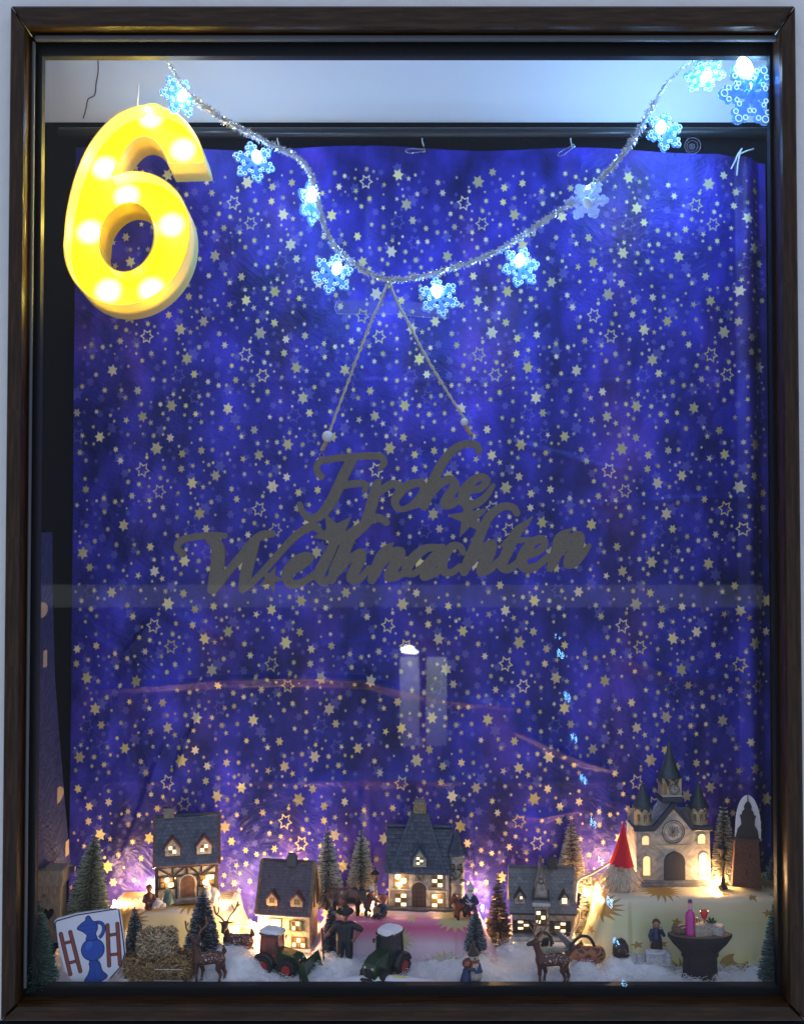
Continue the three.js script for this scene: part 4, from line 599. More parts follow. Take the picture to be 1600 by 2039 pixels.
{ // church
  const d = .24, g = thing('church', 'pale ceramic church with three blue spires, clock and rose window', 'model church', W(1340, 1766, d), sc(d), 2), dp = 70;
  const wall = P([.62, .55, .46], .5, { map: T.mottle, bumpMap: T.bumps, bumpScale: .00012, clearcoat: .25 }), cream = P([.58, .46, .26], .5, { map: T.mottle, clearcoat: .25 });
  const front = poly([[-74, 0], [74, 0], [73, 114], [40, 114], [0, 162], [-40, 114], [-73, 114]]);
  for (const [w, h, x, y] of [[15, 19, -55, 82], [16, 20, 57, 83], [15, 39, -53, 22], [17, 44, 60, 22]]) front.holes.push(arch(w, h, x, y));
  mesh('wall', [extr(front, 6, .6).translate(0, 0, -6), box(4, 112, dp, -71, 56, -dp / 2 - 7), box(4, 112, dp, 71, 56, -dp / 2 - 7), box(142, 150, 4, 0, 60, -dp - 4)], wall, g, 110);
  mesh('base', [rbox(160, 10, 90, 3, 0, 4, -36), rbox(154, 6, 84, 2, 0, 11, -35)], mt.stone, g, 110);
  mesh('nave_roof', [slab([-44, 108, -4], [0, 163, -4], [0, 163, -dp], [-44, 108, -dp], 4), slab([0, 163, -4], [44, 108, -4], [44, 108, -dp], [0, 163, -dp], 4), slab([-76, 112, -2], [-36, 112, -2], [-36, 112, -dp], [-76, 112, -dp], 4), slab([36, 112, -2], [76, 112, -2], [76, 112, -dp], [36, 112, -dp], 4)], mt.snow, g, 110);
  mesh('cornice', [rbox(42, 11, 8, 2.5, -58, 115, 1), rbox(42, 11, 8, 2.5, 58, 115, 1), bar([-40, 114, 1], [1, 162, 1], 9, 8), bar([-1, 162, 1], [40, 114, 1], 9, 8)], mt.navy, g, 110);
  const spire = (r, h, x, y, z) => { const o = []; for (const q of [1, .98]) o.push(lathe([[0, h], [r * .10, h * .93], [r * .34, h * .66], [r * .62, h * .40], [r * .95, h * .16], [r * 1.12, h * .02], [r * .95, 0], [0, 0]], 8).rotateY(Math.PI / 8).translate(x, y, z)); const zig = []; for (let i = 0; i < 8; i++) { const a = (i + .5) / 8 * 2 * Math.PI; zig.push(rot(new THREE.ConeGeometry(r * .40, h * .2, 4), Math.PI, 0, 0).scale(1, 1, .4).rotateY(Math.PI / 2 - a).translate(x + r * 1.02 * Math.cos(a), y - h * .03, z + r * 1.02 * Math.sin(a))); } return [o[0], zig]; };
  const spM = P([.035, .065, .085], .42, { map: T.mottle, bumpMap: T.bumps, bumpScale: .0012, clearcoat: .4 });
  for (const s of [-1, 1]) {
    const x = s * 56, z = -16; const t = mesh('side_tower', cyl(17, 18, 36, x, 136, z, 8).rotateY(0), cream, g, 110); mesh('spire', spire(18, 52, x, 152, z), spM, t, 30);
    mesh('snow_rim', new THREE.TorusGeometry(17.5, 1.4, 6, 8).rotateX(Math.PI / 2).translate(x, 150, z), mt.snow, t);
    for (const a of [-1, 0, 1]) mesh('belfry_opening', extr(arch(5.5, 14), 1, .2).translate(0, 128, 16.2).rotateY(a * .75).translate(x, 0, z), P([.16, .09, .03], .6), t, 20);
  }
  const ct = mesh('clock_tower', [box(38, 38, 34, 0, 192, -22)], cream, g, 110); mesh('collar', rbox(44, 11, 40, 2.5, 0, 169, -22), mt.navy, ct, 30); mesh('spire', spire(21, 76, 0, 206, -22), spM, ct, 30); mesh('snow_rim', [rbox(41, 3, 38, 1.2, 0, 177, -22)], mt.snow, ct);
  const line = P([.06, .05, .05], .6); mesh('clock_face', cyl(10.5, 10.5, 1.6, 0, 0, 0, 24).rotateX(Math.PI / 2).translate(4, 190, -4.4), mt.greyWhite, ct, 20);
  mesh('clock_marks', [new THREE.TorusGeometry(10, .7, 6, 28).translate(4, 190, -3.4), new THREE.TorusGeometry(7, .35, 5, 24).translate(4, 190, -3.4), bar([4, 190, -3.2], [4, 196, -3.2], .9), bar([4, 190, -3.2], [8, 188, -3.2], .9), Array.from({ length: 12 }, (_, i) => { const a = i * Math.PI / 6; return bar([4 + 7.4 * Math.cos(a), 190 + 7.4 * Math.sin(a), -3.3], [4 + 9 * Math.cos(a), 190 + 9 * Math.sin(a), -3.3], .8); })], line, ct, 20);
  mesh('belfry_opening', extr(arch(7, 22, -14, 180), 1.2, .2).translate(0, 0, -5), P([.30, .19, .05], .6), ct, 20);
  const rw = mesh('rose_window', cyl(23, 23, 1.4, 0, 0, 0, 36).rotateX(Math.PI / 2).translate(0, 108, .6), wall, g, 110);
  mesh('tracery', [new THREE.TorusGeometry(22, .9, 6, 40).translate(0, 108, 1.4), new THREE.TorusGeometry(18, .45, 6, 36).translate(0, 108, 1.4), ball(2.6, 0, 108, 1.5, 1, 1, .4), Array.from({ length: 8 }, (_, i) => new THREE.TorusGeometry(4.4, .6, 5, 16).scale(1, .55, 1).translate(6.5, 0, 0).rotateZ(i * Math.PI / 4).translate(0, 108, 1.4))], line, rw, 20);
  mesh('gold_line', rbox(62, 2.2, 1.4, .6, 0, 82, .7), P([.45, .36, .12], .5), g); 
  mesh('door', extr(arch(42, 62, 2, 8, 1), 2.4, .6), P([.03, .028, .045], .55), g, 110);
  const halo = [[15, 19, -55, 82, 1], [16, 20, 57, 83, 1.5], [15, 39, -53, 22, 1.2], [17, 44, 60, 22, 3]];
  for (const [w, h, x, y, e] of halo) { const m = mt.lit.clone(); m.emissiveIntensity = e; m.emissive.setRGB(1, .66, .26); mesh('window_glow', extr(arch(w - .4, h - .4, x, y + .2), 1, 0).translate(0, 0, -5), m, g, 20); const s = arch(w + 4, h + 4, x, y - 2); s.holes.push(arch(w, h, x, y)); mesh('window_frame', extr(s, 1.4, 0), cream, g, 20); }
  glow(g, 60, 40, 12, .35); glow(g, 88, 12, -6, .7);
}
{ // brick tower model with a printed card top
  const d = .20, g = thing('tower_model', 'brown tower block with a white arched card showing a dark domed silhouette', 'model tower', W(1488, 1768, d), sc(d), -14);
  const brick = P([.19, .085, .055], .75, { map: T.mottle, bumpMap: T.fine, bumpScale: .0015 });
  mesh('tower', [extr(poly([[-30, 0], [26, 0], [21, 92], [-23, 97]]), 34, .8).translate(0, 0, -34)], brick, g, 30); mesh('card', extr(poly(Array.from({ length: 24 }, (_, i) => { const a = i / 23 * Math.PI; return [2 + 24 * Math.cos(a), 118 + 62 * Math.sin(a)]; }).concat([[-24, 92], [26, 92]])), 2.2, .3).translate(0, 0, -10), M([.74, .76, .82], .8), g, 30);
  mesh('silhouette', extr(poly([[-22, 96], [22, 92], [20, 112], [14, 122], [15, 134], [17, 140], [13, 142], [12, 148], [8, 152], [9, 158], [6, 165], [2.6, 168], [2, 184], [1.2, 184], [.6, 168], [-3, 164], [-6, 157], [-5, 152], [-9, 148], [-10, 142], [-14, 140], [-12, 133], [-11, 122], [-18, 113]]), 1.4, .2).translate(0, 0, -7), P([.035, .027, .032], .7), g, 30);
  mesh('ledge', rbox(50, 4, 38, 1, -1, 94, -17), P([.05, .035, .03], .7), g);
  mesh('slit', [rbox(3, 12, 1, .4, 4, 64, .6), rbox(3, 10, 1, .4, -2, 30, .6)], P([.06, .03, .02], .8), g);
}
{ // wooden box with heart
  const d = .12, g = thing('wooden_tower_box', 'plain wooden box tower with a heart-shaped cut-out', 'wooden box', W(98, 1876, d), sc(d), 3), wd = P([.46, .36, .26], .7, { map: T.wood, bumpMap: T.wood, bumpScale: .0005 });
  const heart = new THREE.Shape(); heart.moveTo(-1, 43); heart.bezierCurveTo(-6, 50, -11, 54, -11, 61); heart.bezierCurveTo(-11, 68, -3, 69, -1, 62); heart.bezierCurveTo(1, 69, 10, 68, 10, 61); heart.bezierCurveTo(10, 54, 4, 50, -1, 43);
  const f = poly([[-24, 0], [22, 0], [22, 110], [-24, 110]]); f.holes.push(heart);
  mesh('front_board', extr(f, 4, .5), wd, g, 60); mesh('side_board', [box(4, 110, 40, -22, 55, -20), box(4, 110, 40, 20, 55, -20), box(38, 110, 4, -1, 55, -42)], wd, g, 60); mesh('lid', rbox(58, 32, 52, 2, -1, 126, -16), wd, g, 60); mesh('peg', rbox(7, 7, 3, 1, -9, 92, 4.5), P([.14, .10, .07], .8), g); mesh('inner_back', box(36, 104, 2, -1, 54, -10), mt.black, g);
}
{ const a = W(52, 1728, .20), b = W(150, 1730, .20), g = thing('cross_rail', 'narrow brown rail below the dark blue side cloth', 'rail', V(0, 0, 0)); mesh('bar', bar([a.x, a.y, a.z], [b.x, b.y, b.z], .010, .010), P([.16, .12, .10], .35), g); }
// ---------------------------------------------------------------- bottle-brush trees
function brushTree(label, px, py, d, hpx, wpx, o = {}) {
  const k = sc(d), g = thing('bottle_brush_tree', label, 'model tree', W(px, py, d), k), n = Math.round((o.n || hpx * wpx * .55) * .6), v = [], c = [], lean = o.lean || 0;
  const A = new THREE.Color().setRGB(...(o.dark || [.02, .045, .025])), B = new THREE.Color().setRGB(...(o.tip || [.50, .54, .52])), frost = o.frost ?? .5, rows = (o.rows || hpx / 7) * .9;
  const cx = (t) => lean * t * t * hpx; const th = (o.thick || .75) * 1.75;
  for (let i = 0; i < n; i++) {
    let t = 1 - Math.sqrt(R()); t = .02 + t * .96; const q = t * rows; t = (Math.floor(q) + .5 + (q - Math.floor(q) - .5) * (o.layer ?? .5)) / rows; t = Math.min(.985, Math.max(.015, t));
    const a = R() * 6.2832, L = (wpx / 2) * (1 - t * .93) ** (o.pow || .8) * rr(.72, 1.06), y = t * hpx, dy = L * rr(-.05, .28), x0 = cx(t), sx = Math.cos(a), sz = Math.sin(a);
    const e = [x0 + sx * L, y + dy, sz * L], b = [x0 + sx * .6, y, sz * .6], nx = -sz * th * .5, nz = sx * th * .5, q1 = rr(.6, 1.3), fr = R() < frost ? rr(.5, 1) : rr(0, .25), m0 = [x0 + sx * L * .55, y + dy * .42 + L * .02, sz * L * .55];
    const put = (p, w) => { v.push(...p); const f = Math.min(1, fr * w); c.push(A.r * q1 * (1 - f) + B.r * f, A.g * q1 * (1 - f) + B.g * f, A.b * q1 * (1 - f) + B.b * f); };
    const P1 = [b[0] + nx, b[1], b[2] + nz], P2 = [b[0] - nx, b[1], b[2] - nz], P3 = [b[0], b[1] + th, b[2]], tip = (s) => [e[0] + nx * s, e[1], e[2] + nz * s], tipU = [e[0], e[1] + th * .7, e[2]];
    for (const [r0, r1, r2, r3] of [[P1, P2, tip(-.7), tip(.7)], [P2, P3, tipU, tip(-.7)], [P3, P1, tip(.7), tipU]]) { put(r0, .0); put(r1, .0); put(r2, 1); put(r0, .0); put(r2, 1); put(r3, 1); }
  }
  const gg = new THREE.BufferGeometry(); gg.setAttribute('position', new THREE.Float32BufferAttribute(v, 3)); gg.setAttribute('color', new THREE.Float32BufferAttribute(c, 3)); gg.computeVertexNormals();
  mesh('trunk', tube([[0, -2, 0], [cx(.33), hpx * .33, 0], [cx(.66), hpx * .66, 0], [cx(1), hpx + 2, 0]], 1.1, 20, 6), M([.08, .075, .06], .5, { metalness: .4 }), g);
  stuff(mesh('crown', gg, DS(M([1, 1, 1], .8, { vertexColors: true })), g)); if (o.base !== 0) mesh('stand', cyl(wpx * .14, wpx * .16, 5, 0, 1, 0, 16), P([.20, .13, .07], .7), g);
  return g;
}
brushTree('tall green bottle-brush tree behind the painted shield, its frosted side lit', 176, 1842, .18, 182, 96, { lean: .07, dark: [.05, .08, .035], tip: [.58, .60, .44], frost: .62, n: 6500 });
sitAt(76, 1962, .035, .003); brushTree('dark green bottle-brush tree in the corner beside the shield', 74, 1964, .035, 176, 86, { dark: [.012, .04, .024], tip: [.12, .26, .20], frost: .5, n: 4600, rows: 22 });
sitAt(268, 1908, .10, .004); brushTree('short dark flocked tree behind the hay bales', 268, 1906, .10, 96, 46, { dark: [.016, .028, .03], tip: [.40, .44, .48], frost: .38, layer: 1, n: 3000, pow: .62, thick: 1 });
sitAt(402, 1898, .115, .004); brushTree('dark flocked tree behind the leftmost deer', 403, 1896, .115, 118, 74, { dark: [.016, .022, .03], tip: [.42, .45, .50], frost: .30, layer: 1, n: 4200, pow: .7, thick: 1 });
brushTree('frosted bottle-brush tree beside the purple-roofed cottage', 652, 1806, .27, 156, 74, { dark: [.03, .045, .03], tip: [.80, .80, .76], frost: .78, n: 4600, rows: 19, thick: .9 });
brushTree('pale frosted bottle-brush tree between the black lamp post and the frosted tree', 719, 1806, .29, 152, 74, { dark: [.10, .10, .06], tip: [.80, .74, .58], frost: .8, n: 4600, rows: 21, thick: .9 });
sitAt(660, 1896, .135, .004); brushTree('narrow dark flocked tree right behind the farmer', 659, 1896, .135, 92, 40, { dark: [.016, .026, .03], tip: [.36, .40, .46], frost: .4, layer: 1, n: 2400, pow: .6, thick: 1 });
sitAt(945, 1896, .11, .005); brushTree('small flocked tree behind the snowman', 946, 1894, .11, 82, 48, { dark: [.018, .032, .036], tip: [.50, .54, .60], frost: .42, layer: 1, n: 2800, pow: .65, thick: 1 });
brushTree('thin sparse brown bottle-brush tree left of the grey cottage', 992, 1880, .23, 138, 62, { dark: [.06, .035, .022], tip: [.40, .28, .18], frost: .35, n: 2000, rows: 22, thick: .75 });
brushTree('grey-beige bottle-brush tree behind the grey cottage chimney', 1137, 1775, .31, 140, 72, { dark: [.16, .13, .11], tip: [.66, .60, .54], frost: .7, n: 4200, rows: 17 });
brushTree('pale bristly tree behind the fairy-light cable', 1170, 1880, .27, 150, 56, { dark: [.14, .11, .08], tip: [.52, .46, .38], frost: .6, n: 3600, rows: 20 });
brushTree('frosted bottle-brush tree between the church and the tower model', 1441, 1766, .26, 164, 58, { dark: [.06, .055, .03], tip: [.78, .70, .52], frost: .72, n: 4200, rows: 23, thick: .9, pow: .62 });
brushTree('small pale tree at the far edge behind the tower model', 1538, 1768, .28, 66, 36, { dark: [.08, .08, .08], tip: [.5, .5, .52], frost: .6, n: 1500, rows: 12 });
sitAt(1545, 1962, .045, .003); brushTree('dark green bottle-brush tree in the corner beside the stone urn', 1546, 1962, .045, 172, 78, { dark: [.012, .034, .03], tip: [.14, .24, .24], frost: .45, layer: .95, n: 4600 });

// ---------------------------------------------------------------- lamp posts
for (const [x, y, d, h, label] of [[747, 1812, .25, 84, 'black model street lamp beside the manor'], [1438, 1768, .215, 92, 'black model street lamp beside the church']]) {
  const g = thing('model_lamp_post', label, 'lamp post', W(x, y, d), sc(d) * h / 92, 0); mesh('post', [lathe([[0, 0], [10, 0], [9, 4], [5, 9], [3.4, 18], [1.5, 24], [1.3, 58], [2.6, 60], [0, 61]], 14)], mt.iron, g);
  mesh('lantern', [cyl(9, 4.5, 18, 0, 70, 0, 6), rot(new THREE.ConeGeometry(10.5, 9, 6), 0, 0, 0).translate(0, 83, 0), ball(2.4, 0, 89, 0), cyl(5, 5, 2, 0, 61, 0, 6)], mt.iron, g); mesh('glazing', cyl(8.6, 4.6, 12, 0, 70.4, 0, 6).scale(1.02, 1, 1.02), P([.08, .05, .03], .2), g);
}
// ---------------------------------------------------------------- warm fairy lights among the houses; hidden bulbs behind them added to warm the cloth
{ const g = thing('fairy_light_string', 'warm white fairy lights on a cream cable looped between the grey cottage and yellow plinth, with hidden bulbs added behind the houses', 'fairy lights'), q = (pts, r) => tube(pts.map(([x, y, dd]) => W(x, y, dd)), r, 40, 7);
  mesh('cable', [q([[1212, 1718, .25], [1180, 1738, .235], [1150, 1754, .225], [1146, 1775, .22], [1144, 1815, .215], [1140, 1850, .21], [1128, 1885, .20]], .0028), q([[1150, 1752, .226], [1160, 1765, .23], [1168, 1774, .235]], .0018), q([[1146, 1812, .214], [1152, 1812, .21], [1150, 1840, .205], [1136, 1858, .205]], .0022), q([[500, 1846, .16], [470, 1842, .17], [452, 1850, .16]], .0015)], mt.warmWire, g);
  for (const [x, y, d, big, I] of [[228, 1796, .24, 1, 5], [490, 1868, .165, 1.5, 4.5], [513, 1884, .14, 1.3, 4], [575, 1780, .265, 1, 6], [640, 1800, .262, 1, 4], [733, 1802, .255, 1.1, 5], [800, 1785, .305, 1, 3.5], [872, 1785, .305, 1, 3.5], [960, 1806, .262, 1, 4.5], [984, 1862, .24, 1.2, 4], [1006, 1866, .23, 1, 4], [1060, 1790, .29, 1, 5], [1168, 1778, .235, 1.9, 5], [1228, 1752, .255, 1, 3], [1428, 1754, .225, 1, 3], [450, 1800, .25, 1, 4.5], [300, 1770, .315, 1, 2.5]]) {
    const p = W(x, y, d), k = sc(d); mesh('bulb', ball(3.4 * big * k, p.x, p.y, p.z, 1, 1.25, 1, 12), mt.bulb, g); mesh('socket', cyl(2.2 * k, 2.2 * k, 6 * k, p.x, p.y - 6 * k, p.z, 8), mt.warmWire, g); glow(g, p.x, p.y + .001, p.z, I * 1.3);
  } }
// ---------------------------------------------------------------- what the pane mirrors from across the street: a lamp, a lit doorway, a ledge and a string of blue lights
{
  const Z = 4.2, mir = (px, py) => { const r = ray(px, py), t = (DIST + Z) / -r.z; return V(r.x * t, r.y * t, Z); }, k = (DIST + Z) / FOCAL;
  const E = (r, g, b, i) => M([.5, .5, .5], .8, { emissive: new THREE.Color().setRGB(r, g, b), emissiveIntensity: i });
  const dw = thing('lit_doorway', 'pale lit double doorway across the street, mirrored in the lower middle of the pane', 'doorway', mir(843, 1480), k); const dm = (() => { const m = E(.74, .82, .74, 7.5); m.emissiveMap = dataTex(64, (u, v) => .25 + .75 * v); return m; })(); mesh('lit_window_leaf', box(40, 175, 6, -27, 82, 6), dm, dw); mesh('lit_window_leaf', box(41, 175, 6, 26, 82, 6), dm, dw); mesh('post', box(6, 196, 14, 0, 98, 4), mt.iron, dw);  // light fading down the door leaves is set into their emission map
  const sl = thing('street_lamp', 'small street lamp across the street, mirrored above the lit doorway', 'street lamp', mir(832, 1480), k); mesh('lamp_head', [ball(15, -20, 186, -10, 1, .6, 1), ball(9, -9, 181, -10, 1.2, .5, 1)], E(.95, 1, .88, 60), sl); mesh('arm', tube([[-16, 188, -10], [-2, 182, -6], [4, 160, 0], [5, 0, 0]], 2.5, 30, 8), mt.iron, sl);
  const ld = thing('facade_ledge', 'pale self-glowing ledge across the opposite front, mirrored as a faint level band', 'ledge', mir(800, 1188), k); mesh('band', rbox(1440, 44, 30, 4, 0, 0, 20), E(.62, .68, .74, 1.7), ld);  // ledge given its own glow so the pane mirrors a pale band
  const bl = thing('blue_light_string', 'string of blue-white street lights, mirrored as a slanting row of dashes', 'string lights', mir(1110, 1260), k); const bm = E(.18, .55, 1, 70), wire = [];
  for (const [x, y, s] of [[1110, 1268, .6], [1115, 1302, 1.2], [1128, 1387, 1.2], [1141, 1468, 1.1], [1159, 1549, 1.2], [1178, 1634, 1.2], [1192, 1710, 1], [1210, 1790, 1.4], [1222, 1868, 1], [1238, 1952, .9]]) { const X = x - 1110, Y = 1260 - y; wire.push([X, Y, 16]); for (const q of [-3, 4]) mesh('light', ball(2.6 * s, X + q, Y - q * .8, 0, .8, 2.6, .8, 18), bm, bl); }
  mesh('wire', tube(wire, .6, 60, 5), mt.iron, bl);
}
// ---------------------------------------------------------------- painted shield
{
  const d = .045, g = thing('painted_shield', 'white coat-of-arms shield with a blue jug between two brown sledges', 'shield', sitAt(178, 1967, d, .003), sc(d), 6); g.rotation.x = -.10;
  const n = 1024, cv = document.createElement('canvas'); cv.width = cv.height = n; const c = cv.getContext('2d'), K = n / 160, ox = 98, oy = 1814, m = (x, y) => [(x - ox) * K, (y - oy) * K];
  c.fillStyle = '#dfe2ee'; c.fillRect(0, 0, n, n);
  const path = (pts, close = true) => { c.beginPath(); pts.forEach((p, i) => { const q = m(...p); i ? c.lineTo(...q) : c.moveTo(...q); }); if (close) c.closePath(); };
  const smooth = (pts) => { const cr = new THREE.CatmullRomCurve3(pts.map((p) => V(...p)), true), o = []; for (let i = 0; i < 140; i++) { const p = cr.getPoint(i / 140); o.push([p.x, p.y]); } path(o); };
  const blue = '#2450b0', ink = '#141a44'; c.lineWidth = 1.7 * K; c.strokeStyle = ink; c.lineJoin = 'round';
  // jug: foot, bulb, neck, spout and lid, handle
  c.fillStyle = blue; smooth([[170, 1957], [181, 1959], [199, 1959], [213, 1949], [203, 1938], [197, 1922], [189, 1919], [178, 1922], [179, 1934], [176, 1945]]); c.fill(); c.stroke();
  c.beginPath(); c.ellipse(...m(183.5, 1898), 22 * K, 21 * K, 0, 0, 7); c.fill(); c.stroke();
  c.lineWidth = 7 * K; c.strokeStyle = ink; c.beginPath(); c.moveTo(...m(186, 1848)); c.bezierCurveTo(...m(206, 1842), ...m(208, 1866), ...m(195, 1876)); c.stroke(); c.lineWidth = 4.6 * K; c.strokeStyle = blue; c.stroke();
  c.lineWidth = 1.7 * K; c.strokeStyle = ink; smooth([[152, 1858], [160, 1848], [167, 1843], [168, 1837], [173, 1834], [177, 1838], [180, 1843], [189, 1848], [191, 1858], [188, 1868], [191, 1878], [170, 1880], [171, 1871], [163, 1864]]); c.fill(); c.stroke();
  c.lineWidth = 1.2 * K; c.strokeStyle = '#173a86'; for (const [a, b] of [[[158, 1853], [190, 1850]], [[160, 1862], [189, 1858]], [[171, 1874], [190, 1872]], [[171, 1879], [191, 1877]], [[177, 1920], [198, 1918]], [[178, 1925], [198, 1922]], [[182, 1928], [178, 1950]], [[188, 1927], [190, 1953]], [[194, 1926], [204, 1948]], [[174, 1865], [176, 1872]], [[180, 1864], [180, 1871]], [[185, 1863], [184, 1870]]]) { c.beginPath(); c.moveTo(...m(...a)); c.lineTo(...m(...b)); c.stroke(); }
  c.fillStyle = 'rgba(70,125,215,.5)'; c.beginPath(); c.ellipse(...m(176, 1890), 6 * K, 9 * K, .5, 0, 7); c.fill();
  const stave = (a, b, w) => { c.lineCap = 'round'; c.strokeStyle = '#22121a'; c.lineWidth = (w + 2.2) * K; c.beginPath(); c.moveTo(...m(...a)); c.lineTo(...m(...b)); c.stroke(); c.strokeStyle = '#8e4638'; c.lineWidth = w * K; c.stroke(); };
  for (const [a, b, w] of [[[131, 1884], [141, 1882], 4], [[139, 1922], [152, 1919], 4], [[121, 1867], [142, 1943], 6], [[139, 1864], [161, 1938], 6], [[213, 1872], [229, 1870], 4], [[217, 1909], [233, 1908], 4], [[210, 1853], [216, 1929], 6], [[229, 1851], [237, 1928], 6]]) stave(a, b, w);
  c.strokeStyle = '#171a36'; c.lineWidth = 2.4 * K; c.lineCap = 'butt'; path([[109, 1846], [112, 1842], [150, 1832], [228, 1822]], false); c.stroke(); path([[109, 1846], [117, 1895], [126, 1930], [133, 1942]], false); c.stroke(); path([[231, 1824], [242, 1885], [245, 1908], [240, 1930], [215, 1958]], false); c.stroke();
  const tx = new THREE.CanvasTexture(cv); tx.colorSpace = THREE.SRGBColorSpace;
  const out = [[107, 1843], [112, 1838], [150, 1829], [205, 1823], [229, 1821], [233, 1825], [243, 1875], [247, 1905], [242, 1930], [230, 1946], [212, 1960], [192, 1970], [174, 1972], [158, 1967], [144, 1955], [131, 1936], [120, 1902]];
  const s = poly(out.map(([x, y]) => [x - 178, 1972 - y])), e = prep(extr(s, 6, 1)), p = e.attributes.position, u = e.attributes.uv; for (let i = 0; i < p.count; i++) u.setXY(i, (p.getX(i) + 178 - ox) / 160, 1 - (1972 - p.getY(i) - oy) / 160);
  mesh('board', e, M([1, 1, 1], .75, { map: tx }), g);
}
// ---------------------------------------------------------------- hay bales
for (const [x, y, d, w, h, dp, turn, label, tw] of [[311, 1966, .035, 132, 53, 62, -4, 'wide straw bale with white twine on the cotton', [36, 14]], [311, 1913, .05, 76, 50, 46, 5, 'smaller straw bale stacked on the wide bale', []]]) {
  const g = thing('straw_bale', label, 'straw bale', W(x, y, d), sc(d), turn), v = [], c = []; if (w > 100) anchors.push([g.position.x, g.position.z, g.position.y + .006]);
  mesh('core', rbox(w - 8, h - 5, dp - 6, w > 100 ? 14 : 19, 0, h / 2, -dp / 2, 4), P([.09, .06, .028], .95, { map: T.mottle, bumpMap: T.fine, bumpScale: .003 }), g, 30);
  const strands = []; for (let i = 0; i < (w > 100 ? 1500 : 800); i++) {
    const f = R(); let X, Y, Z, a; if (f < .55) { X = rr(-w / 2 + 3, w / 2 - 3); Y = rr(2, h - 3); Z = rr(-2.5, 1.5); } else if (f < .8) { X = rr(-w / 2 + 4, w / 2 - 4); Y = h - rr(0, 3); Z = -rr(0, dp); } else { X = (R() < .5 ? -1 : 1) * (w / 2 - rr(0, 3.5)); Y = rr(2, h - 3); Z = -rr(2, dp - 2); }
    const cx_ = Math.min(1, Math.max(0, (Math.abs(X) - w / 2 + 15) / 15)), cy_ = Math.min(1, Math.max(0, (Math.abs(Y - h / 2) - h / 2 + 14) / 14)); if (f < .55) Z -= 9 * (cx_ ** 2 + cy_ ** 2); if (f < .8 && cx_ > .2 && Y > h / 2) Y -= cx_ * cx_ * (w > 100 ? 9 : 14); 
    const L = rr(5, 13), th = rr(-.9, .9) + (R() < .3 ? 1.2 : 0), s = box(L, rr(1.1, 2.1), rr(.8, 1.4)); s.rotateY(rr(-.6, .6)).rotateZ(th).translate(X, Y, Z); const t = rr(.25, 1) ** 1.5 * 2.1, col = new Float32Array(72); for (let q = 0; q < 24; q++) { const lo_ = w > 100; col[q * 3] = (lo_ ? .25 : .36) * t; col[q * 3 + 1] = (lo_ ? .16 : .27) * t; col[q * 3 + 2] = (lo_ ? .065 : .16) * t; } s.setAttribute('color', new THREE.BufferAttribute(col, 3)); strands.push(s);
  }
  stuff(mesh('straw', strands, M([1, 1, 1], .9, { vertexColors: true }), g)); for (const ty of tw) mesh('twine', tube([[-2, ty, 2.6], [20, ty + .6, 3], [w / 2 - 12, ty + 1, 2.4]], .7, 12, 5), mt.cord, g);
}
// ---------------------------------------------------------------- deer
const spots = (y0, x0) => (c, x, y, z) => { if (y > y0 && x > x0 && noise(x * .36, y * .36, z * .36) > .34) c.setRGB(.55, .48, .40); else if (y < y0 - 22 && y > 8) c.lerp(new THREE.Color().setRGB(.22, .10, .06), .5); };
function deer(label, pos, k, turn, head, antlers, buried) {
  const g = thing('deer_figure', label, 'deer figure', pos, k, turn), b = 0x4a2114, dk = 0x2a130d;
  const bones = [[-17, 46, 0, 20, 50, 0, 12.5, 11.5, b], [20, 50, 0, 27, 45, 0, 11, 9, b], [-18, 50, 0, ...head.n, 9.5, 6, b], [...head.n, ...head.h, 6, 6.6, b], [...head.h, ...head.m, 6, 3.4, dk], [head.h[0] - 2, head.h[1] + 3, head.h[2] + 3, head.e1[0], head.e1[1], head.e1[2], 2.4, 1.5, b], [head.h[0] + 2, head.h[1] + 3, head.h[2] - 3, head.e2[0], head.e2[1], head.e2[2], 2.4, 1.5, b],
    [28, 52, 0, 33, 62, 0, 3.2, 4, b], [33, 62, 0, 31, 70, 0, 4, 3, dk],
    [-20, 42, 5, -21, 22, 6, 6.4, 3.4, b], [-21, 22, 6, -20, 3, 6, 3, 2.4, b], [-20, 3, 6, -22, 0, 7, 2.8, 3, dk], [-15, 42, -5, -10, 22, -7, 6.4, 3.4, b], [-10, 22, -7, -13, 3, -7, 3, 2.4, b], [-13, 3, -7, -15, 0, -6, 2.8, 3, dk],
    [25, 44, 5, 22, 30, 6, 8, 5, b], [22, 30, 6, 27, 18, 6, 4.4, 3, b], [27, 18, 6, 24, 3, 6, 2.9, 2.4, b], [24, 3, 6, 22, 0, 7, 2.8, 3, dk], [26, 44, -5, 29, 30, -6, 8, 5, b], [29, 30, -6, 34, 18, -6, 4.4, 3, b], [34, 18, -6, 32, 3, -6, 2.9, 2.4, b], [32, 3, -6, 30, 0, -5, 2.8, 3, dk]];
  mesh('body', body(bones, 1.05, 3.2, spots(42, -12)), VC, g, 30);
  const am = P([.16, .085, .045], .5); for (const s of antlers) { const t = mesh('antler', s.map((p, i) => tube(p, i ? 1.2 : 1.7, 14, 6)), am, g, 20); }
  const [hx, hy, hz] = head.h; for (const s of [-1, 1]) mesh('eye', ball(1.1, hx + (head.m[0] - hx) * .35 + (head.m[2] - hz) * .2 * s, hy + 2, hz + (head.m[2] - hz) * .35 + 4.6 * s), P([.01, .01, .01], .1), g);
  return g;
}
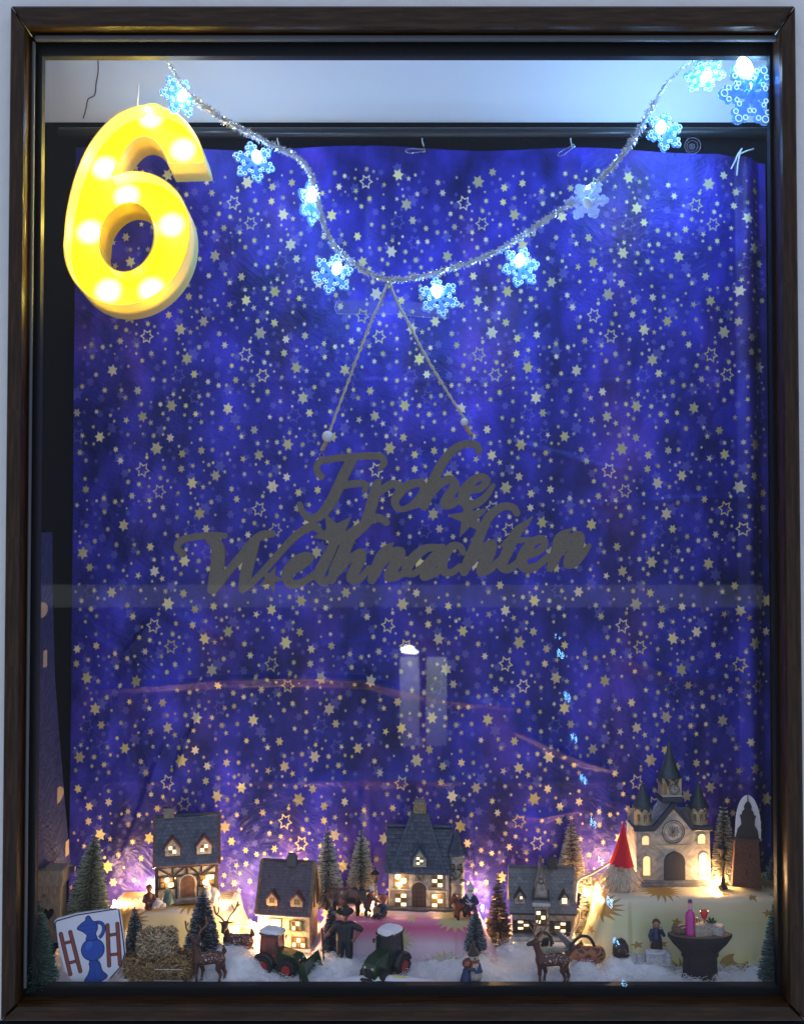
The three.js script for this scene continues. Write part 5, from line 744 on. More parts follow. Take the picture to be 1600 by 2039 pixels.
deer('spotted brown deer figure beside the straw bales, looking back over its shoulder', sitAt(413, 1957, .04, .001), sc(.04), 0, { n: [-23, 72, 1], h: [-22, 82, 2], m: [-8, 76, 8], e1: [-33, 88, 4], e2: [-14, 90, -3] }, [[[[-25, 86, 0], [-34, 96, 1], [-41, 106, 2], [-43, 122, 4]], [[-38, 100, 1], [-30, 108, 6]], [[-42, 110, 3], [-36, 120, 8]]], [[[-19, 88, -2], [-14, 100, -4], [-4, 110, -6], [-5, 128, -6]], [[-13, 102, -4], [-18, 114, 0]], [[-5, 114, -6], [2, 122, -3]]]]);
deer('dark spotted deer figure standing near the grey cottage, facing left', sitAt(1096, 1961, .04, .001), sc(.04) * 1.03, -8, { n: [-26, 70, 2], h: [-28, 80, 3], m: [-43, 76, 5], e1: [-18, 84, 8], e2: [-30, 90, -2] }, [[[[-28, 86, 1], [-32, 98, 3], [-28, 110, 6], [-22, 124, 8]], [[-31, 98, 3], [-40, 110, 4]], [[-28, 110, 6], [-36, 120, 8]], [[-25, 116, 7], [-16, 118, 9]]], [[[-24, 86, -1], [-16, 96, -3], [-8, 108, -5], [-9, 126, -5]], [[-15, 97, -3], [-20, 108, 2]], [[-8, 108, -5], [0, 116, -4]], [[-8, 118, -5], [-2, 128, -6]]]]);
deer('deer figure with wide antlers facing forward, half sunk in the cotton', V(W(472, 1920, .125).x, W(472, 1920, .125).y, -.125), sc(.125), -16, { n: [-20, 62, 6], h: [-22, 78, 9], m: [-21, 68, 20], e1: [-35, 82, 8], e2: [-8, 82, 4] }, [[[[-25, 84, 7], [-33, 92, 8], [-42, 98, 9], [-45, 112, 10]], [[-39, 97, 9], [-34, 104, 12], [-34, 112, 13]], [[-44, 102, 9], [-38, 100, 14]]], [[[-18, 84, 6], [-12, 96, 6], [-2, 108, 5], [4, 124, 4]], [[-4, 106, 5], [-8, 118, 8]], [[0, 112, 5], [8, 120, 6]]]]);
anchors.push([W(490, 1888, .102).x, -.102, W(490, 1888, .102).y], [W(512, 1894, .10).x, -.10, W(512, 1894, .10).y], [W(475, 1886, .10).x, -.10, W(475, 1886, .10).y]);
anchors.push([W(462, 1884, .10).x, -.098, W(462, 1886, .10).y], [W(440, 1892, .10).x, -.098, W(440, 1894, .10).y]);
// ---------------------------------------------------------------- people and small figurines
function hand(x, y, z, dx, dy, dz, s, skin, curl = 1) { // palm, four fingers of unequal length that bend, and a thumb leaving the palm's side
  const d = V(dx, dy, dz).normalize(), side = V(0, 0, 1).cross(d).normalize(), nrm = d.clone().cross(side), B = [], at = (a, b, c) => [x + d.x * a + side.x * b + nrm.x * c, y + d.y * a + side.y * b + nrm.y * c, z + d.z * a + side.z * b + nrm.z * c];
  for (const q of [-1, 0, 1]) B.push([...at(0, q * s * .5, 0), ...at(s * 2, q * s * .7, 0), s * .8, s * .7, skin]);
  [-1.15, -.4, .4, 1.1].forEach((q, i) => { const L = s * [1.5, 1.9, 1.8, 1.4][i]; B.push([...at(s * 2, q * s, 0), ...at(s * 2 + L * .6, q * s * 1.05, -curl * s * .4), s * .40, s * .36, skin], [...at(s * 2 + L * .6, q * s * 1.05, -curl * s * .4), ...at(s * 2 + L * .9, q * s, -curl * s * 1.3), s * .36, s * .3, skin]); });
  B.push([...at(s * .5, s * .9, 0), ...at(s * 1.4, s * 1.9, -s * .5), s * .5, s * .38, skin], [...at(s * 1.4, s * 1.9, -s * .5), ...at(s * 2.1, s * 1.8, -s * 1.2), s * .38, s * .32, skin]); return body(B, s * .20, s * .2);
}
const face = (g, x, y, z, r, o = {}) => { const e = P([.02, .015, .015], .2); for (const s of [-1, 1]) mesh('eye', ball(r * .13, x + s * r * .38 + (o.t || 0), y + r * .08, z + r * .86), e, g); mesh('nose', ball(r * .2, x + (o.t || 0), y - r * .16, z + r * .98, .8, 1.1, 1), P(o.nose || [.40, .20, .14], .5), g); mesh('mouth', tube([[x - r * .3 + (o.t || 0), y - r * .46, z + r * .80], [x + (o.t || 0), y - r * .54, z + r * .88], [x + r * .3 + (o.t || 0), y - r * .46, z + r * .80]], r * .06, 8, 5), P([.20, .05, .04], .5), g); };
{ // farmer
  const d = .115, skin = 0x8a5a44, cl = 0x15161f, sh = 0x121218, g = thing('person', 'farmer figure in dark overalls and wide hat, one hand on hip, holding a staff', 'person', sitAt(686, 1911, d, .004), sc(d), -4);
  g.position.y -= 22 * sc(d); const o = 22;
  const B = [[-7.5, 40 + o, 0, -10, 68 + o, 0, 9, 8.5, cl], [7.5, 40 + o, 0, 10, 68 + o, 0, 9, 8.5, cl], [0, 44 + o, 1, 0, 66 + o, 2, 10, 9.5, cl], [0, 72 + o, 0, 1, 82 + o, 0, 4.6, 4.2, skin], [1, 88 + o, 0, 1, 90 + o, 0, 7.6, 7.4, skin], [1, 83 + o, 3, 1, 85 + o, 2, 4.6, 5.2, skin], [-6.4, 86 + o, 0, -7, 89 + o, 0, 1.6, 1.6, skin], [8.4, 86 + o, 0, 9, 89 + o, 0, 1.6, 1.6, skin],
    [-8, 38 + o, 0, -9, 12 + o, 1, 9, 7.4, cl], [-9, 12 + o, 1, -10, -16 + o, -1, 7.2, 5.6, cl], [8, 38 + o, 0, 9, 12 + o, 1, 9, 7.4, cl], [9, 12 + o, 1, 10, -16 + o, -1, 7.2, 5.6, cl], [-10, -18 + o, 0, -11, -19 + o, 8, 5, 4, 0x0c0a0a], [10, -18 + o, 0, 11, -19 + o, 8, 5, 4, 0x0c0a0a],
    [-15, 69 + o, 0, -27, 56 + o, 3, 6.6, 5.6, sh], [-27, 56 + o, 3, -37, 48 + o, 9, 4, 3, skin], [15, 69 + o, 0, 31, 60 + o, -2, 6.6, 6, sh], [31, 60 + o, -2, 21, 44 + o, 5, 4, 3, skin]];
  mesh('body', geo([body(B, .95, 2.2), hand(-38, 47.5 + o, 9.5, -.9, -.35, .2, 2.1, skin, 1.2), hand(20.5, 43.5 + o, 6, -.75, -.65, .2, 2.1, skin, .6)]), VC, g, 30); face(g, 1, 87 + o, 0, 7.6);
  mesh('hat', [lathe([[0, 14], [5, 14], [7.6, 11], [8.2, 1.5], [15, .5], [17.5, 2], [17, 1], [8.5, -.6], [0, -.6]], 24).rotateX(.12).translate(1, 93 + o, 0)], P([.018, .013, .012], .7), g, 30); mesh('bib', rbox(15, 14, 2, 1, 0, 58 + o, 10.4), P([.02, .022, .034], .7), g, 20); mesh('strap', [bar([-6.5, 64 + o, 10.6], [-9, 76 + o, 5], 2, 1.6), bar([6.5, 64 + o, 10.6], [9, 76 + o, 5], 2, 1.6)], P([.02, .022, .034], .7), g, 20);
  const s = thing('staff', 'dark wooden staff held upright by the farmer figure', 'staff', V(0, 0, 0), 1); mesh('pole', tube([[-44, 64 + o, 11], [-42.5, 40 + o, 11], [-39, -6 + o, 11]], 2, 12, 8), P([.05, .02, .018], .6), s); s.position.copy(g.position); s.scale.copy(g.scale); s.rotation.copy(g.rotation);
}
{ // cow
  const d = .20, b = 0x6b3a24, k = 0x16121a, w = 0xb9aca8, g = thing('cow_figure', 'brown and white cow figure with a dark head on the pink plinth', 'cow figure', W(694, 1829, d), sc(d), 6);
  const B = [[-26, 45, 0, 14, 44, 0, 16, 15, b], [14, 44, 0, 22, 40, 0, 15, 12, w], [20, 46, 2, 26, 50, 8, 10, 8, w], [26, 52, 10, 30, 42, 20, 8, 5.4, k], [30, 42, 20, 31, 38, 22, 5, 4.6, 0x2e2228], [20, 56, 8, 13, 58, 6, 2.6, 2, k], [33, 54, 8, 40, 56, 6, 2.6, 2, k], [-36, 50, 0, -42, 36, 0, 2, 1.6, k], [-42, 36, 0, -43, 20, 0, 1.6, 3, k], [-36, 56, 0, -44, 66, -2, 4, 5, k]];
  for (const z of [8, -8]) B.push([-30, 38, z, -28, 22, z, 8, 5, k], [-28, 22, z, -31, 12, z, 4.4, 3.4, k], [-31, 12, z, -30, 0, z, 3.2, 3.6, k], [17, 36, z, 18, 18, z, 6.4, 4, k], [18, 18, z, 17, 0, z, 3.4, 3.6, k]); B.push([-22, 32, 0, -16, 28, 0, 5, 4, 0xa88a84]);
  mesh('body', body(B, 1.2, 4, (c, x, y, z) => { const n = noise(x * .07 + 3, y * .08, z * .08 + 2); if (x < 12 && n > .22) c.set(0x241814); else if (x < 12 && n < -.22) c.set(0x9a8078); }), VC, g, 30); mesh('horn', [tube([[21, 58, 9], [17, 63, 10], [18, 67, 11]], 1.1, 8, 6), tube([[32, 57, 9], [36, 62, 10], [35, 66, 11]], 1.1, 8, 6)], P([.45, .40, .30], .4), g, 20); for (const s of [-1, 1]) mesh('eye', ball(1.2, 28 + s * 5.4, 49, 15.5), P([.01, .01, .01], .1), g);
}
{ // child seated on a pale sled, child pushing behind
  const d = .192, g = thing('person', 'seated child figure in a blue coat and red cap on a sled', 'person', W(762, 1823, d), sc(d), -35), skin = 0x9a6a58, c = 0x1b2440;
  mesh('body', body([[0, 6, -2, 0, 18, -1, 8, 6.6, c], [0, 22, 0, 0, 26, 0, 3, 3, skin], [0, 30, 0, 0, 31, 0, 6, 5.8, skin], [-4, 6, 2, -5, 6, 13, 4.4, 3.6, 0x151a2a], [-5, 6, 13, -5, 3, 22, 3.4, 3, 0x151a2a], [4, 6, 2, 5, 6, 13, 4.4, 3.6, 0x151a2a], [5, 6, 13, 5, 3, 22, 3.4, 3, 0x151a2a], [-7, 19, 0, -11, 12, 6, 3.4, 2.8, c], [-11, 12, 6, -7, 9, 13, 2.7, 2.2, c], [7, 19, 0, 11, 12, 6, 3.4, 2.8, c], [11, 12, 6, 7, 9, 13, 2.7, 2.2, c]], .8, 1.6), VC, g, 30);
  mesh('hand', [hand(-7, 9, 13.4, .2, -.2, 1, 1.2, skin), hand(7, 9, 13.4, -.2, -.2, 1, 1.2, skin)], VC, g); face(g, 0, 30, 0, 6); mesh('cap', [ball(6.8, 0, 33, -.6, 1, .9, 1), ball(4, -1, 38, -3), new THREE.TorusGeometry(6, 1.6, 8, 20).rotateX(Math.PI / 2).translate(0, 31.6, -.4)], P([.32, .07, .045], .7), g, 20);
  const s = thing('toy_sled', 'pale wooden sled under the seated child figure', 'sled', W(745, 1830, d), sc(d), -12); mesh('runner', [-8, 8].map((z) => tube([[26, 2, z], [-10, 1, z], [-34, 2, z], [-42, 7, z]], 2, 20, 6)), P([.42, .32, .22], .6), s, 30); for (const x of [-24, -12, 0, 12]) mesh('slat', rbox(9, 3, 22, 1, x, 5.5, 0), P([.44, .34, .24], .6, { map: T.wood }), s, 30); mesh('crate', rbox(16, 17, 17, 2, 6, 15, 0), P([.30, .24, .15], .7, { map: T.wood }), s, 30);
  const q = thing('person', 'child figure in red jacket and white cap leaning beside the cow', 'person', W(732, 1817, .205), sc(.205), 40), r = 0x5a2018;
  mesh('body', body([[-2, 14, 0, 4, 30, 2, 8, 7, r], [4, 34, 3, 5, 37, 3, 3.2, 3.2, skin], [6, 42, 4, 6, 43, 4, 6, 5.8, skin], [-4, 12, 4, -8, 4, 5, 5, 3.8, 0x2b2f48], [-8, 4, 5, -10, 0, 8, 3.4, 3, 0x1a1212], [0, 12, -4, 6, 4, -5, 5, 3.8, 0x2b2f48], [6, 4, -5, 8, 0, -2, 3.4, 3, 0x1a1212], [8, 29, 6, 16, 22, 8, 3.6, 3, 0x39405e], [16, 22, 8, 23, 18, 8, 2.8, 2.4, r], [6, 29, -4, 14, 22, -6, 3.6, 3, 0x39405e], [14, 22, -6, 22, 18, -5, 2.8, 2.4, r]], .85, 1.8), VC, q, 30);
  mesh('hand', [hand(23.4, 17.8, 8, 1, -.3, 0, 1.2, skin), hand(22.4, 17.8, -5, 1, -.3, 0, 1.2, skin)], VC, q); face(q, 6, 42, 4, 6); mesh('cap', [ball(6.8, 6, 45.4, 3.4, 1, .85, 1), ball(2.6, 5, 51, 3)], P([.55, .52, .50], .8), q, 20); mesh('pack', ball(7.5, -3, 27, -6, 1, 1.1, .8), P([.12, .15, .26], .7), q, 20);
}
{ // bearded rider
  const d = .19, g = thing('horse_figure', 'small chestnut horse figure on the edge of the pink plinth', 'horse figure', W(921, 1829, d), sc(d), 28), b = 0x6e3016;
  const B = [[10, 26, 0, -10, 26, 0, 10, 10.5, b], [-10, 30, 0, -20, 42, 0, 8, 5.4, b], [-20, 43, 0, -29, 36, 2, 5.4, 3.4, b], [-18, 47, 2, -18, 51, 3, 1.6, .8, b], [-19, 47, -2, -19, 51, -3, 1.6, .8, b], [19, 30, 0, 24, 14, 0, 2.6, 3, 0x2e140a]]; for (const z of [5, -5]) B.push([-13, 22, z, -14, 10, z, 4.6, 3, b], [-14, 10, z, -14, 0, z, 2.6, 3, 0x1c0e08], [13, 22, z, 11, 14, z, 5.4, 3.4, b], [11, 14, z, 14, 8, z, 3, 2.6, b], [14, 8, z, 13, 0, z, 2.4, 3, 0x1c0e08]);
  mesh('body', body(B, .9, 2.6), VC, g, 30); mesh('mane', tube([[-12, 40, 0], [-17, 46, 0], [-20, 49, 0]], 2.4, 10, 6), P([.05, .02, .012], .8), g); for (const s of [-1, 1]) mesh('eye', ball(1, -23, 41.5, s * 4), P([.01, .01, .01], .1), g);
  const r = thing('person', 'white-bearded rider figure in a dark blue coat on the chestnut horse', 'person', W(936, 1802, d - .006), sc(d), -12), c = 0x141c48, skin = 0x9c7464;
  mesh('body', body([[0, -2, 0, 0, 16, 0, 10, 8, c], [0, 20, 0, 0, 24, 0, 3.6, 3.4, skin], [0, 28, 1, 0, 30, 1, 6.4, 6, skin], [-6, -3, 3, -10, -10, 9, 5, 4, 0x3a1512], [-10, -10, 9, -10, -18, 9, 3.8, 3.2, 0x140e0e], [7, -3, 2, 12, -10, 6, 5, 4, 0x5a1c18], [12, -10, 6, 12, -18, 6, 3.8, 3.2, 0x140e0e], [-9, 15, 0, -16, 9, 6, 4.2, 3.6, c], [-16, 9, 6, -18, 14, 12, 3.2, 2.6, c], [9, 15, 0, 14, 7, 5, 4.2, 3.6, c], [14, 7, 5, 6, 3, 11, 3.2, 2.6, c]], .85, 1.8), VC, r, 30);
  mesh('hand', [hand(-18, 15, 12.4, -.2, 1, .1, 1.3, skin), hand(5, 2.6, 11.4, -1, 0, .2, 1.3, skin)], VC, r); face(r, 0, 29, 1.4, 6.2); mesh('beard', [ball(5.6, 0, 22, 4.4, 1, 1.2, .8), ball(4.4, 0, 16, 5.6, .8, 1.1, .7), tube([[-5, 26, 5], [0, 27, 7], [5, 26, 5]], 1.6, 8, 6)], P([.62, .62, .64], .9), r); mesh('cap', lathe([[0, 15], [2.4, 11], [5.4, 5], [6.8, 0], [7.4, -1], [6.4, -2], [0, -2]], 18).translate(0, 32, 0), P([.42, .44, .50], .7), r); mesh('belt', [new THREE.TorusGeometry(9.4, 1.3, 8, 24).rotateX(Math.PI / 2).translate(0, 5, 0), bar([-7, 13, 7], [6, 4, 9.6], 1.8)], P([.55, .55, .58], .6), r);
}
{ // snowman and child ornament
  const d = .035, g = thing('snowman_figure', 'snowman figurine in a dark pointed hat hugging a bundle in a blue coat', 'snowman', sitAt(937, 1957, d, .001), sc(d), 6);
  mesh('body', body([[9, 14, -2, 9, 22, -2, 14, 12, 0xa9a29c], [6, 36, 0, 6, 40, 0, 10.5, 9.5, 0xb5a796], [6, 52, 0, 6, 53, 0, 10.5, 10, 0xb8ab9c], [15, 36, 3, 18, 26, 9, 4.4, 3.4, 0x2a3160], [18, 26, 9, 8, 26, 13, 3.4, 3, 0x2a3160], [-11, 3, 3, -9, 24, 3, 12, 7.5, 0x1d2c5e], [-9, 26, 4, -8, 28, 4, 6.4, 5.6, 0x1d2c5e], [-9, 40, 4, -8, 42, 5, 9, 8.4, 0x6c2f1e], [-6, 30, 9, 4, 30, 12, 3.4, 3, 0x1d2c5e], [-18, 2, 6, -2, 2, 6, 4, 4, 0x1d2c5e]], 1, 2.4, (c, x, y, z) => { if (z > 11 && y > 38 && y < 46 && x < -4) c.set(0x8c5c46); if (y < 7 && x > -2 && z > 3) c.set(0x6a6058); }), VC, g, 30);
  mesh('hat', lathe([[0, 27], [1.6, 24], [5, 12], [11, 2], [12.5, -1], [11.5, -2], [0, -2]], 24).rotateZ(.05).translate(5.5, 57, 0), P([.018, .018, .026], .6), g, 20); mesh('scarf', [new THREE.TorusGeometry(8.6, 2.6, 8, 22).rotateX(Math.PI / 2).translate(6, 43, 0), bar([2, 42, 8], [-2, 32, 12], 4, 3)], P([.20, .06, .035], .8), g, 20);
  for (const [x, y] of [[2.4, 56], [10, 56]]) mesh('eye', ball(1, x, y, 9.4), P([.01, .01, .01], .2), g); mesh('nose', ball(2, 6, 51, 10.6, 1, 1, 1.2), P([.04, .02, .015], .4), g); mesh('mouth', tube([[1.6, 47.4, 9], [6, 45.6, 9.8], [10.4, 47.4, 9]], .6, 8, 5), P([.12, .04, .03], .5), g);
}
{ // girl, on a little white wall
  const d = .11, g = thing('person', 'small girl figure in a blue jacket and brown skirt, hand raised to her face', 'person', W(1306, 1894, d), sc(d), -8), skin = 0x9c7668, c = 0x1f2746;
  mesh('body', body([[-5, 2, 0, -3, 24, 0, 7, 7.5, 0x2c1a18], [5, 2, 0, 3, 24, 0, 7, 7.5, 0x2c1a18], [0, 26, 0, 0, 40, 0, 9.6, 7.2, c], [0, 44, 0, 0, 47, 0, 3, 3, skin], [0, 53, .5, 0, 54, .5, 6.8, 6.6, skin], [-9, 40, 0, -13, 30, 2, 3.8, 3.2, c], [-13, 30, 2, -11, 22, 5, 3, 2.4, c], [9, 40, 0, 14, 33, 3, 3.8, 3.2, c], [14, 33, 3, 10, 45, 7, 3, 2.4, c], [-4, -3, 2, -4, -3, 6, 3.4, 3, 0x120c0c], [4, -3, 2, 4, -3, 6, 3.4, 3, 0x120c0c]], .8, 1.8), VC, g, 30);
  mesh('hand', [hand(-11, 21.6, 5.4, .1, -1, .2, 1.3, skin), hand(9.6, 45.6, 7.4, -.4, 1, 0, 1.3, skin)], VC, g); face(g, 0, 53, .5, 6.7); mesh('hair', [ball(7.6, 0, 55.6, -1.4, 1, 1, .96), ball(6.6, 0, 48, -3.6, 1, 1.2, .7), new THREE.TorusGeometry(6.8, 1.6, 8, 22, Math.PI).translate(0, 54.6, 1.6)], P([.075, .045, .03], .8), g, 20);
  const s = thing('model_wall', 'little white snow-capped wall with fence posts under the girl figure', 'model wall', sitAt(1300, 1920, d - .004, .006), sc(d), 0); mesh('block', [rbox(50, 26, 20, 3, 8, 12, 0), rbox(22, 12, 14, 3, -30, 6, 0)], mt.snow, s, 30); mesh('snow_cap', ball(24, 6, 24, 0, 1, .26, .6), mt.snow, s); mesh('post', [bar([-34, 6, 7], [-34, 22, 7], 4), bar([-22, 6, 7], [-22, 24, 7], 4), bar([18, 8, 11], [18, 22, 11], 4)], P([.36, .36, .42], .7), s, 20);
}
{ const d = .12, g = thing('dome_ornament', 'dark brown domed ornament with an arched opening, half sunk in cotton', 'ornament', sitAt(1235, 1903, d, .004), sc(d)); mesh('dome', [lathe([[0, 34], [5, 33], [10, 29], [15, 20], [16, 10], [14, 0], [0, 0]], 22)], P([.06, .028, .026], .5, { bumpMap: T.bumps, bumpScale: .003 }), g, 30); mesh('opening', [new THREE.TorusGeometry(7, 2, 8, 18, Math.PI).translate(0, 12, 13), ball(5, 0, 13, 12.4, 1, 1.2, .4)], P([.15, .09, .09], .5), g); mesh('rim', new THREE.TorusGeometry(15, 2, 8, 28).rotateX(Math.PI / 2).translate(0, 3, 0), P([.05, .02, .02], .5), g); }
{ // dark red figure by the half-timbered house
  const d = .21, g = thing('person', 'dark red hooded figurine beside the half-timbered house', 'person', W(297, 1806, d), sc(d), 20), r = 0x4a1418, skin = 0x7a4a40;
  mesh('body', body([[0, 3, 0, 0, 24, 0, 10, 6.6, r], [0, 28, 0, 0, 30, 0, 3, 3, skin], [0, 35, 1, 0, 36, 1, 5.6, 5.4, skin], [-8, 23, 0, -11, 14, 4, 3.4, 2.8, r], [-11, 14, 4, -5, 11, 10, 2.6, 2.2, r], [8, 23, 0, 11, 14, 4, 3.4, 2.8, r], [11, 14, 4, 5, 11, 10, 2.6, 2.2, r]], .8, 1.8), VC, g, 30); mesh('hand', [hand(-4.6, 11, 10, 1, 0, .2, 1.1, skin), hand(4.6, 11, 10, -1, 0, .2, 1.1, skin)], VC, g); face(g, 0, 35, 1, 5.6); mesh('hood', [ball(6.6, 0, 37, -1.2, 1, 1.05, .95), rot(new THREE.ConeGeometry(3, 8, 10), 0, 0, 0).translate(0, 44, -2)], P([.12, .025, .03], .8), g, 20);
  const b = thing('snow_lump', 'small white lump of snow at the feet of the red figurine', 'snow lump', W(315, 1806, d - .004), sc(d)); mesh('lump', [ball(9, 0, 6, 0, 1.2, .9, 1), ball(6, 9, 4, 1, 1.2, .8, 1), ball(5, -6, 3, 4)], mt.snow, b, 20);
}
{ // gnome
  const d = .225, g = thing('gnome', 'gnome with a tall red felt hat and fluffy beige beard beside the church', 'gnome', W(1233, 1769, d), sc(d), 8), v = [], c = [];
  mesh('hat', lathe([[0, 132], [1.5, 128], [8, 100], [16, 72], [23, 50], [24, 47], [21, 46], [0, 46]], 30).rotateZ(-.06).translate(1, 0, 0), P([.62, .008, .02], .85, { sheen: 1, sheenColor: new THREE.Color().setRGB(.5, .05, .06), bumpMap: T.fine, bumpScale: .0006 }), g, 30); mesh('body', [ball(24, 0, 18, -2, 1, .86, .85)], P([.62, .50, .38], .95), g, 20); mesh('nose', ball(6, -4, 44, 20), P([.36, .22, .15], .6), g);
  const beard = []; for (let i = 0; i < 2600; i++) { const a = rr(0, 6.2832), t = R() ** .7, y = rr(2, 52), q = 8 + 23 * Math.sin(Math.min(1, Math.max(0, (y + 6) / 62)) * Math.PI) ** .7, x0 = q * t * Math.cos(a), z0 = Math.abs(q * .8 * Math.sin(a)) - 4 + 6 * t, dx = rr(-5, 5) + x0 * .14, L = rr(6, 14); const tb = new THREE.TubeGeometry(new THREE.QuadraticBezierCurve3(V(x0, y, z0), V(x0 + dx, y - L * .3 + 3, z0 + rr(2, 5)), V(x0 + dx * 1.8, y - L, z0 + rr(0, 6))), 3, .6, 3), n_ = tb.attributes.position.count, cc = new Float32Array(n_ * 3), w_ = rr(.55, 1.15); for (let j = 0; j < n_; j++) { cc[3 * j] = .92 * w_; cc[3 * j + 1] = .77 * w_; cc[3 * j + 2] = .60 * w_; } tb.setAttribute('color', new THREE.BufferAttribute(cc, 3)); beard.push(tb); }
  stuff(mesh('beard', beard, P([1, 1, 1], .95, { vertexColors: true, sheen: .3, sheenColor: new THREE.Color().setRGB(.4, .34, .28) }), g));
}
{ // cream saw toy behind the deer, brown pig with a dark hoop
  const d = .10, g = thing('toy_saw', 'cream toy chainsaw with black handles and a toothed bar behind the deer', 'toy', W(1100, 1914, d), sc(d), 0), cr = P([.46, .42, .30], .4, { clearcoat: .3, map: T.mottle }), bk = P([.015, .014, .016], .5);
  mesh('housing', [extr(poly([[-28, 4], [-24, 0], [22, 0], [28, 10], [28, 26], [-2, 30], [-28, 28]]), 20, 2).translate(0, 0, -12), rbox(18, 24, 24, 3, -20, 15, 0)], cr, g, 30); mesh('trim', [rbox(40, 5, 20, 2, 8, 30, -2), bar([-26, 28, 8], [-4, 30, 8], 2)], P([.62, .60, .55], .4), g, 30); mesh('handle', [tube([[-28, 30, 0], [-32, 46, 0], [-22, 56, 0], [-8, 52, 0], [0, 34, 0]], 3.4, 28, 8), tube([[-22, 32, 6], [-18, 46, 8], [-6, 46, 8], [-4, 32, 6]], 2.6, 20, 8), rbox(12, 14, 12, 3, -14, 38, 0)], bk, g, 20);
  mesh('guide_bar', extr(poly([[4, 58], [10, 62], [44, 32], [44, 20], [36, 18]]), 3, .6).translate(0, 0, 6), P([.16, .14, .15], .4, { metalness: .5 }), g, 30); for (let i = 0; i < 7; i++) mesh('tooth', rbox(3.6, 3.6, 3, .8, 14 + i * 4.8, 61 - i * 4.3, 8), P([.75, .72, .68], .4), g, 20);
  const p = thing('pig_figure', 'brown spotted pig figure half sunk in cotton, snout to the left', 'pig figure', sitAt(1158, 1909, .095, .006), sc(.095), 6), b = 0x9a5c38;
  mesh('body', body([[-2, 10, 0, 30, 8, 0, 18, 17, b], [-8, 16, 2, -20, 9, 8, 12, 8, b], [-20, 9, 8, -27, 6, 12, 6, 4.6, 0xa86c4a], [-10, 26, 8, -11, 33, 9, 3.4, 1.2, 0x2a1610], [-2, 28, -2, 0, 35, -2, 3.4, 1.2, 0x2a1610], [-10, 2, 8, -12, -6, 9, 6, 5, b], [22, 2, 8, 22, -6, 9, 7, 5, b]], 1.1, 4, (c, x, y, z) => { const n = noise(x * .11 + 1, y * .11, z * .11); if (x > -12 && n > .25) c.set(0x55250f); if (x > -12 && n < -.36) c.set(0x2e1a12); }), VC, p, 30);
  mesh('snout', cyl(4.8, 5, 3, 0, 0, 0, 16).rotateX(Math.PI / 2).rotateY(-.6).translate(-28, 6, 14), P([.42, .20, .12], .5), p); mesh('nostril', [ball(1, -30, 6.6, 15), ball(1, -27.4, 6.6, 16)], P([.03, .015, .01], .5), p); for (const s of [[-19, 14, 13], [-13, 15, 15]]) mesh('eye', ball(1.3, ...s), P([.01, .01, .01], .1), p);
  const h = thing('dark_hoop', 'dark bent hoop handle arching over the brown pig figure', 'handle', W(1150, 1905, .09), sc(.09)); mesh('hoop', tube([[-28, -4, 6], [-20, 12, 5], [-8, 30, 2], [6, 40, 0], [20, 38, -2], [30, 26, -4], [36, 6, -6]], 3.2, 40, 8), P([.025, .014, .014], .4), h);
}
